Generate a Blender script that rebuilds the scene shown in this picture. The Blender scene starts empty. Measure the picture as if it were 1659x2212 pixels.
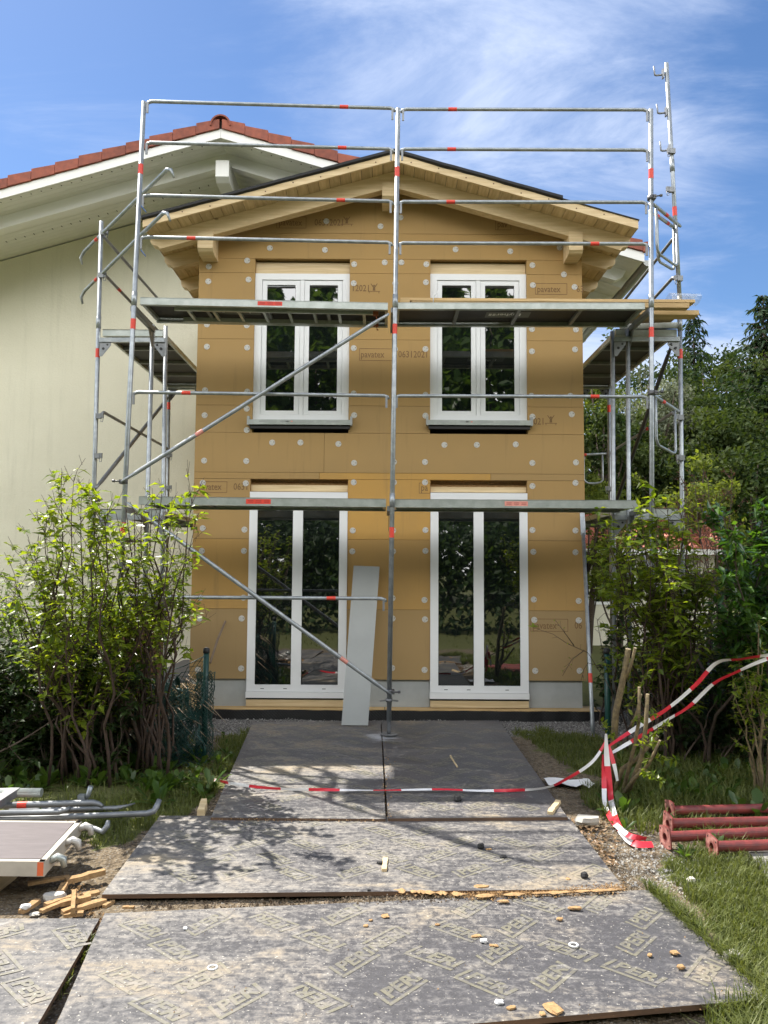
import bpy, math, random
from mathutils import Vector, Matrix, noise as mnoise
R = math.radians
sc = bpy.context.scene
COL = sc.collection
V = Vector
# ------------------------------------------------------------------ camera
FPX, PW, PH = 1662.0, 1659.0, 2212.0
PITCH, ROLL, EYE = R(4.16), R(0.36), V((0, 0, 1.69))
fw = V((0, math.cos(PITCH), math.sin(PITCH)))
up0 = V((0, -math.sin(PITCH), math.cos(PITCH)))
rt0 = V((1, 0, 0))
rt = rt0 * math.cos(ROLL) + up0 * math.sin(ROLL)
up = up0 * math.cos(ROLL) - rt0 * math.sin(ROLL)
cam = bpy.data.objects.new('camera', bpy.data.cameras.new('camera'))
COL.objects.link(cam)
m = Matrix((rt, up, -fw)).transposed().to_4x4()
m.translation = EYE
cam.matrix_world = m
cam.data.sensor_fit = 'VERTICAL'
cam.data.sensor_height = 32.0
cam.data.lens = 32.0 * FPX / PH
cam.data.clip_end = 2000
cam.data.clip_start = 0.05
sc.camera = cam
# ------------------------------------------------------------------ light
SUN = V((-0.515, 0.492, 1.0)).normalized()
sun = bpy.data.objects.new('sun', bpy.data.lights.new('sun', 'SUN'))
COL.objects.link(sun)
sun.rotation_euler = SUN.to_track_quat('Z', 'Y').to_euler()
sun.location = (-6, 8, 20)
sun.data.energy = 4.0
sun.data.angle = R(0.53)
sun.data.color = (1.0, 0.95, 0.86)
w = bpy.data.worlds.new('World')
sc.world = w
w.use_nodes = True
wt = w.node_tree
wt.nodes.clear()


def N(t, typ, **kw):
    n = t.nodes.new(typ)
    for k, v in kw.items():
        setattr(n, k, v)
    return n


def L(t, a, b):
    t.links.new(a, b)


def mth(t, op, a, b=None, c=None, clamp=False):
    n = N(t, 'ShaderNodeMath', operation=op)
    n.use_clamp = clamp
    for i, x in enumerate((a, b, c)):
        if x is None:
            continue
        if isinstance(x, (int, float)):
            n.inputs[i].default_value = x
        else:
            L(t, x, n.inputs[i])
    return n.outputs[0]


def mixc(t, fac, a, b, blend='MIX'):
    n = N(t, 'ShaderNodeMix', data_type='RGBA', blend_type=blend)
    for i, x in ((0, fac), (6, a), (7, b)):
        if isinstance(x, (int, float)):
            n.inputs[i].default_value = x
        elif isinstance(x, (tuple, list)):
            n.inputs[i].default_value = (x[0], x[1], x[2], 1)
        else:
            L(t, x, n.inputs[i])
    return n.outputs[2]


def ramp(t, x, p0, p1, v0=0.0, v1=1.0):
    n = N(t, 'ShaderNodeMapRange', interpolation_type='SMOOTHSTEP')
    L(t, x, n.inputs[0])
    for i, v in enumerate((p0, p1, v0, v1)):
        n.inputs[i + 1].default_value = v
    return n.outputs[0]


def noise(t, vec, scale, detail=4, rough=0.55, dist=0.0):
    n = N(t, 'ShaderNodeTexNoise')
    n.inputs['Scale'].default_value = scale
    n.inputs['Detail'].default_value = detail
    n.inputs['Roughness'].default_value = rough
    n.inputs['Distortion'].default_value = dist
    if vec is not None:
        L(t, vec, n.inputs['Vector'])
    return n.outputs['Fac']


def mapping(t, vec, loc=(0, 0, 0), rot=(0, 0, 0), scale=(1, 1, 1)):
    n = N(t, 'ShaderNodeMapping')
    n.inputs['Location'].default_value = loc
    n.inputs['Rotation'].default_value = rot
    n.inputs['Scale'].default_value = scale
    L(t, vec, n.inputs['Vector'])
    return n.outputs[0]


sky = N(wt, 'ShaderNodeTexSky', sky_type='NISHITA')
sky.sun_disc = False
sky.sun_elevation = math.asin(SUN.z)
sky.sun_rotation = math.atan2(SUN.x, SUN.y)
sky.altitude = 600
sky.air_density = 1.0
sky.dust_density = 0.4
sky.ozone_density = 2.2
hs = N(wt, 'ShaderNodeHueSaturation')
hs.inputs['Hue'].default_value = 0.503
hs.inputs['Saturation'].default_value = 1.16
hs.inputs['Value'].default_value = 0.80
L(wt, sky.outputs[0], hs.inputs['Color'])
tc = N(wt, 'ShaderNodeTexCoord')
sep = N(wt, 'ShaderNodeSeparateXYZ')
L(wt, tc.outputs['Generated'], sep.inputs[0])
dx, dy, dz = sep.outputs
zc = mth(wt, 'MAXIMUM', dz, 0.03)
zc = mth(wt, 'ADD', zc, 0.12)
cmb = N(wt, 'ShaderNodeCombineXYZ')
L(wt, mth(wt, 'DIVIDE', dx, zc), cmb.inputs[0])
L(wt, mth(wt, 'DIVIDE', dy, zc), cmb.inputs[1])
cv = cmb.outputs[0]
wv = mapping(wt, cv, (3.1, 1.7, 0), (0, 0, R(52)), (0.7, 1.7, 1))
n1 = noise(wt, wv, 1.7, 9, 0.64, 0.9)
n2 = noise(wt, mapping(wt, cv, (7.3, 2.2, 0)), 1.1, 5, 0.55, 0.4)
# clouds are thickest to the right of the house, thin out to the far left and far right
ax = mth(wt, 'DIVIDE', dx, mth(wt, 'MAXIMUM', dy, 0.05))
bump_c = mth(wt, 'SUBTRACT', ax, 0.17)
bump_c = mth(wt, 'MULTIPLY', bump_c, bump_c)
mask = mth(wt, 'MULTIPLY_ADD', bump_c, -1.7, 0.255)
mask = mth(wt, 'MAXIMUM', mask, 0.03)
low = ramp(wt, dz, 0.10, 0.40, 0.30, 0.0)
cl = mth(wt, 'ADD', mth(wt, 'ADD', mth(wt, 'MULTIPLY', n1, 0.75), mth(wt, 'MULTIPLY', n2, 0.4)), mask)
cl = mth(wt, 'ADD', cl, low)
cf = ramp(wt, cl, 0.60, 1.0, 0.0, 0.88)
ccol = mixc(wt, ramp(wt, n1, 0.35, 0.75), (2.8, 3.5, 5.1), (4.4, 4.9, 6.0))
skyc = mixc(wt, cf, hs.outputs[0], ccol)
# unseen white cloud banks added behind the viewer to brighten the shaded facade
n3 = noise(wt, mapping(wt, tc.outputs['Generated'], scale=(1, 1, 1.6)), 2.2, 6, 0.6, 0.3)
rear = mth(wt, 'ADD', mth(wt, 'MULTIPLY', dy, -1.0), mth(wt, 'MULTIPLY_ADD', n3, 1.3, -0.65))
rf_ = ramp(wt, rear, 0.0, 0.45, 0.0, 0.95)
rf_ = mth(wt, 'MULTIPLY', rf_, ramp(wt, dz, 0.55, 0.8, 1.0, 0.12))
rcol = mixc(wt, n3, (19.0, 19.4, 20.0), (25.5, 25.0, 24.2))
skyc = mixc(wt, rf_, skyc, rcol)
bg = N(wt, 'ShaderNodeBackground')
bg.inputs['Strength'].default_value = 0.08
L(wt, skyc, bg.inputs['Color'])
wo = N(wt, 'ShaderNodeOutputWorld')
L(wt, bg.outputs[0], wo.inputs['Surface'])
sc.view_settings.view_transform = 'Standard'
sc.view_settings.look = 'None'
sc.view_settings.exposure = 1.36
sc.view_settings.gamma = 1.0
sc.view_settings.use_curve_mapping = False
sc.cycles.max_bounces = 8
sc.cycles.transparent_max_bounces = 12
sc.cycles.sample_clamp_indirect = 8.0
sc.cycles.use_denoising = True


# ------------------------------------------------------------------ from photograph pixels to real points
def ray(px, py):
    return (fw * FPX + rt * (px - PW / 2) - up * (py - PH / 2)).normalized()


def P(px, py, Y):
    d = ray(px, py)
    return EYE + d * (Y / d.y)


def G(px, py, z=0.0):
    d = ray(px, py)
    return EYE + d * ((z - EYE.z) / d.z)


# ------------------------------------------------------------------ mesh building
class MB:
    def __init__(s):
        s.v, s.f, s.m, s.s, s.a = [], [], [], [], []

    def add(s, vs, fs, mi=0, smooth=False, a=None):
        o = len(s.v)
        s.v.extend([tuple(x) for x in vs])
        if a is None:
            a = 0.5
        for f in fs:
            s.f.append([o + i for i in f])
            s.m.append(mi)
            s.s.append(smooth)
            s.a.append(a)
        return s

    def box(s, lo, hi, mi=0, a=None):
        x0, y0, z0 = lo
        x1, y1, z1 = hi
        return s.hexa([(x0, y0, z0), (x1, y0, z0), (x1, y1, z0), (x0, y1, z0), (x0, y0, z1), (x1, y0, z1), (x1, y1, z1), (x0, y1, z1)], mi, a)

    def hexa(s, p, mi=0, a=None):
        return s.add(p, [(3, 2, 1, 0), (4, 5, 6, 7), (0, 1, 5, 4), (1, 2, 6, 5), (2, 3, 7, 6), (3, 0, 4, 7)], mi, False, a)

    def beam(s, p0, p1, wx, wz, mi=0, upv=V((0, 0, 1)), a=None):
        p0, p1 = V(p0), V(p1)
        d = (p1 - p0).normalized()
        x = d.cross(upv)
        if x.length < 1e-4:
            x = V((1, 0, 0))
        x.normalize()
        z = x.cross(d).normalized()
        x = x * wx / 2
        z = z * wz / 2
        return s.hexa([p0 - x - z, p0 + x - z, p1 + x - z, p1 - x - z, p0 - x + z, p0 + x + z, p1 + x + z, p1 - x + z], mi, a)

    def tube(s, pts, r, n=10, mi=0, caps=True, a=None):
        pts = [V(p) for p in pts]
        rs = r if isinstance(r, (list, tuple)) else [r] * len(pts)
        rings = []
        ref = None
        for i, p in enumerate(pts):
            if i == 0:
                t = pts[1] - pts[0]
            elif i == len(pts) - 1:
                t = pts[-1] - pts[-2]
            else:
                t = (pts[i + 1] - p).normalized() + (p - pts[i - 1]).normalized()
            if t.length < 1e-7:
                t = V((0, 0, 1))
            t.normalize()
            if ref is None:
                ref = t.orthogonal().normalized()
            ref = (ref - t * ref.dot(t))
            if ref.length < 1e-5:
                ref = t.orthogonal()
            ref.normalize()
            b = t.cross(ref)
            rings.append([p + (ref * math.cos(2 * math.pi * k / n) + b * math.sin(2 * math.pi * k / n)) * rs[i] for k in range(n)])
        vs = [q for rg in rings for q in rg]
        fs = []
        for i in range(len(pts) - 1):
            for k in range(n):
                k2 = (k + 1) % n
                fs.append((i * n + k, i * n + k2, (i + 1) * n + k2, (i + 1) * n + k))
        s.add(vs, fs, mi, True, a)
        if caps:
            o = len(s.v) - len(vs)
            s.f.append([o + k for k in reversed(range(n))])
            s.f.append([o + (len(pts) - 1) * n + k for k in range(n)])
            s.m += [mi, mi]
            s.s += [False, False]
            s.a += [s.a[-1]] * 2
        return s

    def pipe(s, p0, p1, r, n=14, mi=0, wall=0.004):
        """hollow tube: outer skin, inner skin and end rings, for pipes whose open end shows"""
        p0, p1 = V(p0), V(p1)
        t = (p1 - p0).normalized()
        e = t.orthogonal().normalized()
        b = t.cross(e)
        ring = lambda p, q: [p + (e * math.cos(2 * math.pi * k / n) + b * math.sin(2 * math.pi * k / n)) * q for k in range(n)]
        vs = ring(p0, r) + ring(p1, r) + ring(p0, r - wall) + ring(p1, r - wall)
        fs = []
        for k in range(n):
            j = (k + 1) % n
            fs += [(k, j, n + j, n + k), (2 * n + j, 2 * n + k, 3 * n + k, 3 * n + j), (j, k, 2 * n + k, 2 * n + j), (n + k, n + j, 3 * n + j, 3 * n + k)]
        return s.add(vs, fs, mi, False)

    def prism(s, poly, d, mi=0, a=None):
        """planar polygon (3D points) extruded by vector d"""
        d = V(d)
        n = len(poly)
        p = [V(q) for q in poly]
        vs = p + [q + d for q in p]
        fs = [tuple(reversed(range(n))), tuple(range(n, 2 * n))]
        fs += [(i, (i + 1) % n, n + (i + 1) % n, n + i) for i in range(n)]
        return s.add(vs, fs, mi, False, a)

    def disc(s, c, nrm, r, th, n=14, mi=0):
        c, nrm = V(c), V(nrm).normalized()
        e = nrm.orthogonal().normalized()
        b = nrm.cross(e)
        poly = [c + (e * math.cos(2 * math.pi * k / n) + b * math.sin(2 * math.pi * k / n)) * r for k in range(n)]
        return s.prism(poly, nrm * th, mi)

    def build(s, name, mats, parent=None):
        me = bpy.data.meshes.new(name)
        off = root_loc(parent)
        me.from_pydata([(x - off.x, y - off.y, z - off.z) for x, y, z in s.v], [], s.f)
        if not isinstance(mats, (list, tuple)):
            mats = [mats]
        for k in mats:
            me.materials.append(k)
        me.polygons.foreach_set('material_index', s.m)
        me.polygons.foreach_set('use_smooth', s.s)
        at = me.attributes.new('v', 'FLOAT', 'FACE')
        at.data.foreach_set('value', s.a)
        me.update()
        o = bpy.data.objects.new(name, me)
        COL.objects.link(o)
        if parent is not None:
            o.parent = parent
        return o


def root_loc(o):
    if o is None:
        return V((0, 0, 0))
    while o.parent is not None:
        o = o.parent
    return V(o.location)


def tag(o, label=None, cat=None, group=None, kind=None):
    if label:
        o['label'] = label
    if cat:
        o['category'] = cat
    if group:
        o['group'] = group
    if kind:
        o['kind'] = kind
    return o


def thing(name, label, cat, loc=(0, 0, 0), group=None):
    o = bpy.data.objects.new(name, None)
    o.empty_display_size = 0.1
    COL.objects.link(o)
    o.location = loc
    return tag(o, label, cat, group)


def dup(o, loc, rz=0.0, scale=1.0, label=None, parent=None):
    c = o.copy()
    COL.objects.link(c)
    if parent is None:
        c.location = loc
        c.rotation_euler = (0, 0, rz)
        c.scale = (scale, scale, scale) if isinstance(scale, (int, float)) else scale
        if label:
            c['label'] = label
    else:
        c.parent = parent
    for ch in list(o.children):
        dup(ch, None, parent=c)
    return c


# ------------------------------------------------------------------ materials
def mat(name, col, rough=0.6, metal=0.0, var=0.15, scale=6.0, col2=None, bump=0.0, bscale=60.0, stretch=(1, 1, 1), attr=0.0, spec=0.5, detail=5):
    M = bpy.data.materials.new(name)
    M.use_nodes = True
    t = M.node_tree
    b = t.nodes['Principled BSDF']
    g = N(t, 'ShaderNodeNewGeometry')
    p = mapping(t, g.outputs['Position'], scale=stretch)
    f = noise(t, p, scale, detail, 0.6)
    c2 = col2 if col2 else tuple(x * 0.6 for x in col)
    c = mixc(t, ramp(t, f, 0.5 - 0.18, 0.5 + 0.22), c2, col) if col2 else mixc(t, ramp(t, f, 0.3, 0.7, var * 2, 0.0), col, c2)
    if attr:
        a = N(t, 'ShaderNodeAttribute', attribute_name='v')
        k = mth(t, 'MULTIPLY_ADD', a.outputs['Fac'], attr * 2, 1 - attr)
        vm = N(t, 'ShaderNodeVectorMath', operation='SCALE')
        L(t, c, vm.inputs[0])
        L(t, k, vm.inputs['Scale'])
        c = vm.outputs[0]
    L(t, c, b.inputs['Base Color'])
    b.inputs['Roughness'].default_value = rough
    b.inputs['Metallic'].default_value = metal
    b.inputs['Specular IOR Level'].default_value = spec
    if bump:
        bn = N(t, 'ShaderNodeBump')
        bn.inputs['Strength'].default_value = bump
        bn.inputs['Distance'].default_value = 0.01
        L(t, noise(t, p, bscale, 4, 0.6), bn.inputs['Height'])
        L(t, bn.outputs[0], b.inputs['Normal'])
    return M


def leafmat(name, c1, c2, trans=0.45, rough=0.45, tcol=None, spec=0.4):
    M = bpy.data.materials.new(name)
    M.use_nodes = True
    t = M.node_tree
    b = t.nodes['Principled BSDF']
    a = N(t, 'ShaderNodeAttribute', attribute_name='v')
    c = mixc(t, a.outputs['Fac'], c1, c2)
    L(t, c, b.inputs['Base Color'])
    b.inputs['Roughness'].default_value = rough
    b.inputs['Specular IOR Level'].default_value = spec
    tr = N(t, 'ShaderNodeBsdfTranslucent')
    tint = mixc(t, 1.0, c, tcol if tcol else (2.2, 2.2, 0.8), 'MULTIPLY')
    L(t, tint, tr.inputs['Color'])
    mx = N(t, 'ShaderNodeMixShader')
    mx.inputs[0].default_value = trans
    L(t, b.outputs[0], mx.inputs[1])
    L(t, tr.outputs[0], mx.inputs[2])
    L(t, mx.outputs[0], t.nodes['Material Output'].inputs['Surface'])
    return M


def woodmat(name, c1, c2, rough=0.6, axis='x', knots=True):
    M = bpy.data.materials.new(name)
    M.use_nodes = True
    t = M.node_tree
    b = t.nodes['Principled BSDF']
    g = N(t, 'ShaderNodeNewGeometry')
    st = {'x': (0.6, 9, 9), 'y': (9, 0.6, 9), 'z': (9, 9, 0.6)}[axis]
    f = noise(t, mapping(t, g.outputs['Position'], scale=st), 3.0, 5, 0.6, 0.6)
    c = mixc(t, ramp(t, f, 0.35, 0.68), c2, c1)
    if knots:
        vo = N(t, 'ShaderNodeTexVoronoi')
        vo.inputs['Scale'].default_value = 2.2
        L(t, mapping(t, g.outputs['Position'], scale=(1, 1, 1.7)), vo.inputs['Vector'])
        c = mixc(t, ramp(t, vo.outputs['Distance'], 0.03, 0.075, 0.75, 0.0), c, (0.2, 0.11, 0.04))
    a = N(t, 'ShaderNodeAttribute', attribute_name='v')
    k = mth(t, 'MULTIPLY_ADD', a.outputs['Fac'], 0.36, 0.82)
    vm = N(t, 'ShaderNodeVectorMath', operation='SCALE')
    L(t, c, vm.inputs[0])
    L(t, k, vm.inputs['Scale'])
    L(t, vm.outputs[0], b.inputs['Base Color'])
    b.inputs['Roughness'].default_value = rough
    return M


def solid(name, col, rough=0.6, metal=0.0):
    return mat(name, col, rough, metal, 0.12, 9.0)


M_GALV = mat('galvanised_steel', (0.40, 0.425, 0.435), 0.42, 0.55, 0.25, 14.0, (0.27, 0.295, 0.31), 0.08, 90)
M_GALVD = mat('galvanised_steel_dull', (0.26, 0.27, 0.28), 0.5, 0.55, 0.25, 12.0)
M_ALU = mat('aluminium', (0.50, 0.53, 0.50), 0.38, 0.55, 0.2, 8.0, (0.38, 0.41, 0.38))
M_RED = mat('red_sticker', (0.72, 0.06, 0.035), 0.5, 0, 0.2, 40)
M_PINK = mat('faded_sticker', (0.74, 0.30, 0.24), 0.5, 0, 0.2, 40)
M_IRON = mat('dark_cast_iron', (0.13, 0.13, 0.135), 0.5, 0.5, 0.2, 30)
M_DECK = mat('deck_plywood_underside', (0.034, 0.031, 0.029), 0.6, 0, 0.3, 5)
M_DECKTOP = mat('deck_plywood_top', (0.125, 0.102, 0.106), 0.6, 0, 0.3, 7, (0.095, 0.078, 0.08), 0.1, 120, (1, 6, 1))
M_WOOD = woodmat('spruce', (0.68, 0.535, 0.32), (0.56, 0.42, 0.23), axis='x')
M_WOODY = woodmat('spruce_along', (0.64, 0.49, 0.28), (0.50, 0.365, 0.19), axis='y')
M_WOODG = woodmat('spruce_beam', (0.62, 0.43, 0.20), (0.48, 0.32, 0.14), axis='x')
M_PVC = mat('white_pvc', (0.82, 0.83, 0.83), 0.35, 0, 0.03, 3)
M_GASK = solid('black_gasket', (0.012, 0.012, 0.013), 0.5)
M_DISC = mat('white_nylon', (0.58, 0.565, 0.52), 0.5, 0, 0.12, 60)
M_DISCD = solid('grey_plug', (0.33, 0.29, 0.24), 0.7)
M_PRINT = mat('board_print', (0.235, 0.135, 0.055), 0.8, 0, 0.35, 70)
M_PLINTH = mat('fibre_cement', (0.40, 0.415, 0.405), 0.7, 0, 0.15, 5, (0.345, 0.36, 0.35), 0.05, 200)
M_MEMB = mat('roof_membrane', (0.022, 0.022, 0.023), 0.75, 0, 0.3, 8, None, 0.3, 20)
M_WHITEP = mat('white_painted_wood', (0.80, 0.795, 0.765), 0.5, 0, 0.04, 4)
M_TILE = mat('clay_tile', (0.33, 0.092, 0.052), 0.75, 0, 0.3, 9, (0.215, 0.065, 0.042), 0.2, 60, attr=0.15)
M_ZINC = mat('zinc_gutter', (0.42, 0.43, 0.42), 0.45, 0.5, 0.2, 8)
M_REDOX = mat('red_oxide_paint', (0.25, 0.045, 0.038), 0.5, 0, 0.3, 18, (0.15, 0.035, 0.032), 0.15, 60)
M_REDOXW = mat('worn_flange', (0.50, 0.24, 0.20), 0.7, 0, 0.4, 30, (0.22, 0.06, 0.05))
M_DARK = solid('dark_void', (0.012, 0.010, 0.009), 0.9)
M_TAPER = mat('tape_red', (0.68, 0.03, 0.05), 0.4, 0, 0.15, 20)
M_TAPEW = mat('tape_white', (0.80, 0.79, 0.78), 0.4, 0, 0.08, 20)
M_GREENP = mat('green_plastic_coating', (0.008, 0.05, 0.042), 0.4, 0, 0.2, 20)
M_BARK = mat('bark', (0.10, 0.072, 0.05), 0.85, 0, 0.4, 40, (0.05, 0.036, 0.028), 0.4, 90)
M_BARKR = mat('reddish_bark', (0.09, 0.055, 0.038), 0.75, 0, 0.4, 40, (0.042, 0.028, 0.022), 0.3, 90)
M_CUTBARK = mat('mossy_bark', (0.22, 0.165, 0.075), 0.85, 0, 0.4, 35, (0.11, 0.082, 0.045), 0.5, 90)
M_CUT = solid('cut_wood', (0.62, 0.50, 0.32), 0.8)
M_STONE = mat('pale_stone', (0.50, 0.47, 0.41), 0.85, 0, 0.3, 20, None, 0.3, 60)
M_BLACK = solid('black_rubber', (0.02, 0.02, 0.021), 0.6)
M_FIBRE = mat('wood_fibre_scrap', (0.44, 0.275, 0.125), 0.9, 0, 0.3, 40, (0.31, 0.185, 0.08), 0.5, 120)
M_PAPER = mat('crumpled_paper', (0.78, 0.77, 0.75), 0.7, 0, 0.08, 20)
M_BROWNP = woodmat('brown_stain', (0.15, 0.062, 0.03), (0.09, 0.037, 0.02), axis='z', knots=False)
M_CONC = mat('concrete', (0.26, 0.25, 0.23), 0.85, 0, 0.3, 9, None, 0.2, 60)
M_BLUE = solid('blue_strap', (0.03, 0.12, 0.38), 0.5)


def boardmat():
    M = bpy.data.materials.new('wood_fibre_board')
    M.use_nodes = True
    t = M.node_tree
    b = t.nodes['Principled BSDF']
    g = N(t, 'ShaderNodeNewGeometry')
    f = noise(t, g.outputs['Position'], 1.1, 4, 0.6)
    fine = noise(t, mapping(t, g.outputs['Position'], scale=(1, 1, 4)), 120, 3, 0.7)
    a = N(t, 'ShaderNodeAttribute', attribute_name='v')
    # weathering differs from board to board: fresh boards are more orange, rained-on ones greyer
    c = mixc(t, a.outputs['Fac'], (0.33, 0.24, 0.125), (0.57, 0.325, 0.085))
    c = mixc(t, ramp(t, f, 0.38, 0.66, 0.0, 0.26), c, (0.33, 0.225, 0.105))
    c = mixc(t, ramp(t, fine, 0.35, 0.7, 0.0, 0.22), c, (0.29, 0.18, 0.07))
    streak = noise(t, mapping(t, g.outputs['Position'], scale=(7, 7, 0.5)), 2.0, 4, 0.6)
    c = mixc(t, ramp(t, streak, 0.58, 0.78, 0.0, 0.34), c, (0.23, 0.155, 0.075))
    L(t, c, b.inputs['Base Color'])
    b.inputs['Roughness'].default_value = 0.85
    b.inputs['Specular IOR Level'].default_value = 0.25
    bn = N(t, 'ShaderNodeBump')
    bn.inputs['Strength'].default_value = 0.12
    bn.inputs['Distance'].default_value = 0.004
    L(t, fine, bn.inputs['Height'])
    L(t, bn.outputs[0], b.inputs['Normal'])
    return M


M_BOARD = boardmat()


def rendermat():
    M = bpy.data.materials.new('cream_render')
    M.use_nodes = True
    t = M.node_tree
    b = t.nodes['Principled BSDF']
    g = N(t, 'ShaderNodeNewGeometry')
    f = noise(t, g.outputs['Position'], 0.5, 5, 0.6)
    c = mixc(t, ramp(t, f, 0.35, 0.7), (0.66, 0.635, 0.515), (0.72, 0.695, 0.57))
    rs = noise(t, mapping(t, g.outputs['Position'], scale=(5, 5, 0.35)), 1.3, 5, 0.65)
    c = mixc(t, ramp(t, rs, 0.52, 0.8, 0.0, 0.35), c, (0.46, 0.45, 0.36))
    fg = noise(t, g.outputs['Position'], 60, 3, 0.7)
    c = mixc(t, ramp(t, fg, 0.35, 0.7, 0.14, 0.0), c, (0.42, 0.40, 0.30))
    L(t, c, b.inputs['Base Color'])
    b.inputs['Roughness'].default_value = 0.9
    b.inputs['Specular IOR Level'].default_value = 0.2
    bn = N(t, 'ShaderNodeBump')
    bn.inputs['Strength'].default_value = 0.5
    bn.inputs['Distance'].default_value = 0.012
    h = mth(t, 'ADD', noise(t, g.outputs['Position'], 34, 4, 0.65), mth(t, 'MULTIPLY', noise(t, g.outputs['Position'], 7, 2, 0.5), 0.5))
    L(t, h, bn.inputs['Height'])
    L(t, bn.outputs[0], b.inputs['Normal'])
    return M


M_REND = rendermat()


def glassmat():
    M = bpy.data.materials.new('window_glass')
    M.use_nodes = True
    t = M.node_tree
    b = t.nodes['Principled BSDF']
    b.inputs['Base Color'].default_value = (0.006, 0.008, 0.008, 1)
    b.inputs['Roughness'].default_value = 0.015
    b.inputs['IOR'].default_value = 2.45
    g = N(t, 'ShaderNodeNewGeometry')
    bn = N(t, 'ShaderNodeBump')
    bn.inputs['Strength'].default_value = 0.05
    bn.inputs['Distance'].default_value = 0.01
    L(t, noise(t, g.outputs['Position'], 3.5, 2, 0.5), bn.inputs['Height'])
    L(t, bn.outputs[0], b.inputs['Normal'])
    return M


M_GLASS = glassmat()


def panelmat(name, c_film, printed):
    M = bpy.data.materials.new(name)
    M.use_nodes = True
    t = M.node_tree
    b = t.nodes['Principled BSDF']
    g = N(t, 'ShaderNodeNewGeometry')
    pos = g.outputs['Position']
    big = noise(t, mapping(t, pos, (1.3, 0.4, 0), (0, 0, 0.5), (1, 1.5, 1)), 1.5, 6, 0.62, 0.8)
    strk = noise(t, mapping(t, pos, (0, 0, 0), (0, 0, R(20)), (1.1, 7, 1)), 4.5, 6, 0.7, 0.7)
    fine = noise(t, pos, 26, 6, 0.75, 0.4)
    sp = noise(t, mapping(t, pos, (4, 2, 0)), 75, 3, 0.6)
    sy = N(t, 'ShaderNodeSeparateXYZ')
    L(t, pos, sy.inputs[0])
    # the walked-on middle of the path and its left side carry more dried mud
    far = ramp(t, sy.outputs[1], 5.2, 6.2, 0.0, 0.02)
    side = ramp(t, sy.outputs[0], -1.6, 1.6, 0.035, -0.05)
    midp = mth(t, 'MULTIPLY', ramp(t, sy.outputs[1], 3.7, 3.9), ramp(t, sy.outputs[1], 5.1, 5.5, 0.05, 0.0))
    bias = mth(t, 'ADD', mth(t, 'ADD', far, side), midp)
    d = mth(t, 'ADD', mth(t, 'MULTIPLY', big, 0.55), mth(t, 'MULTIPLY', strk, 0.5))
    d = mth(t, 'ADD', d, mth(t, 'MULTIPLY', fine, 0.75))
    d = mth(t, 'ADD', d, bias)
    if printed:   # the print is worn off in patches
        c_film = mixc(t, ramp(t, mth(t, 'ADD', mth(t, 'MULTIPLY', fine, 0.6), mth(t, 'MULTIPLY', strk, 0.5)), 0.47, 0.70), c_film, (0.075, 0.074, 0.083))
        c = c_film
    else:
        c = mixc(t, ramp(t, fine, 0.35, 0.7), tuple(x * 0.72 for x in c_film), c_film)
    dust = mixc(t, ramp(t, big, 0.48, 0.70), (0.30, 0.275, 0.24), (0.35, 0.285, 0.195))
    c = mixc(t, ramp(t, d, 0.83, 1.14, 0.04, 0.82), c, dust)
    c = mixc(t, ramp(t, sp, 0.64, 0.70, 0.0, 0.75), c, (0.50, 0.47, 0.41))
    pale = noise(t, mapping(t, pos, (2.2, 8.1, 0), (0, 0, -0.4), (1, 2.2, 1)), 2.6, 5, 0.7, 1.2)
    c = mixc(t, ramp(t, pale, 0.62, 0.78, 0.0, 0.65), c, (0.56, 0.53, 0.48))
    # white powder spilled round the foot of the scaffold jack
    ds = N(t, 'ShaderNodeVectorMath', operation='DISTANCE')
    L(t, mapping(t, pos, scale=(1.0, 0.8, 1)), ds.inputs[0])
    ds.inputs[1].default_value = (-0.02, 6.16, 0.03)
    sp2 = mth(t, 'MULTIPLY_ADD', strk, 0.55, mth(t, 'MULTIPLY', ds.outputs['Value'], -1.0))
    c = mixc(t, ramp(t, sp2, 0.08, 0.24, 0.0, 0.7), c, (0.52, 0.53, 0.55))
    L(t, c, b.inputs['Base Color'])
    L(t, ramp(t, d, 0.8, 1.1, 0.42, 0.85), b.inputs['Roughness'])
    b.inputs['Specular IOR Level'].default_value = 0.45
    bn = N(t, 'ShaderNodeBump')
    bn.inputs['Strength'].default_value = 0.25
    bn.inputs['Distance'].default_value = 0.004
    L(t, mth(t, 'ADD', fine, sp), bn.inputs['Height'])
    L(t, bn.outputs[0], b.inputs['Normal'])
    return M


M_PANEL = panelmat('film_faced_plywood', (0.075, 0.074, 0.083), False)
M_PERI = panelmat('film_print', (0.17, 0.159, 0.117), True)
M_PLY = woodmat('plywood_edge', (0.16, 0.09, 0.05), (0.09, 0.055, 0.035), axis='x', knots=False)


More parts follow.
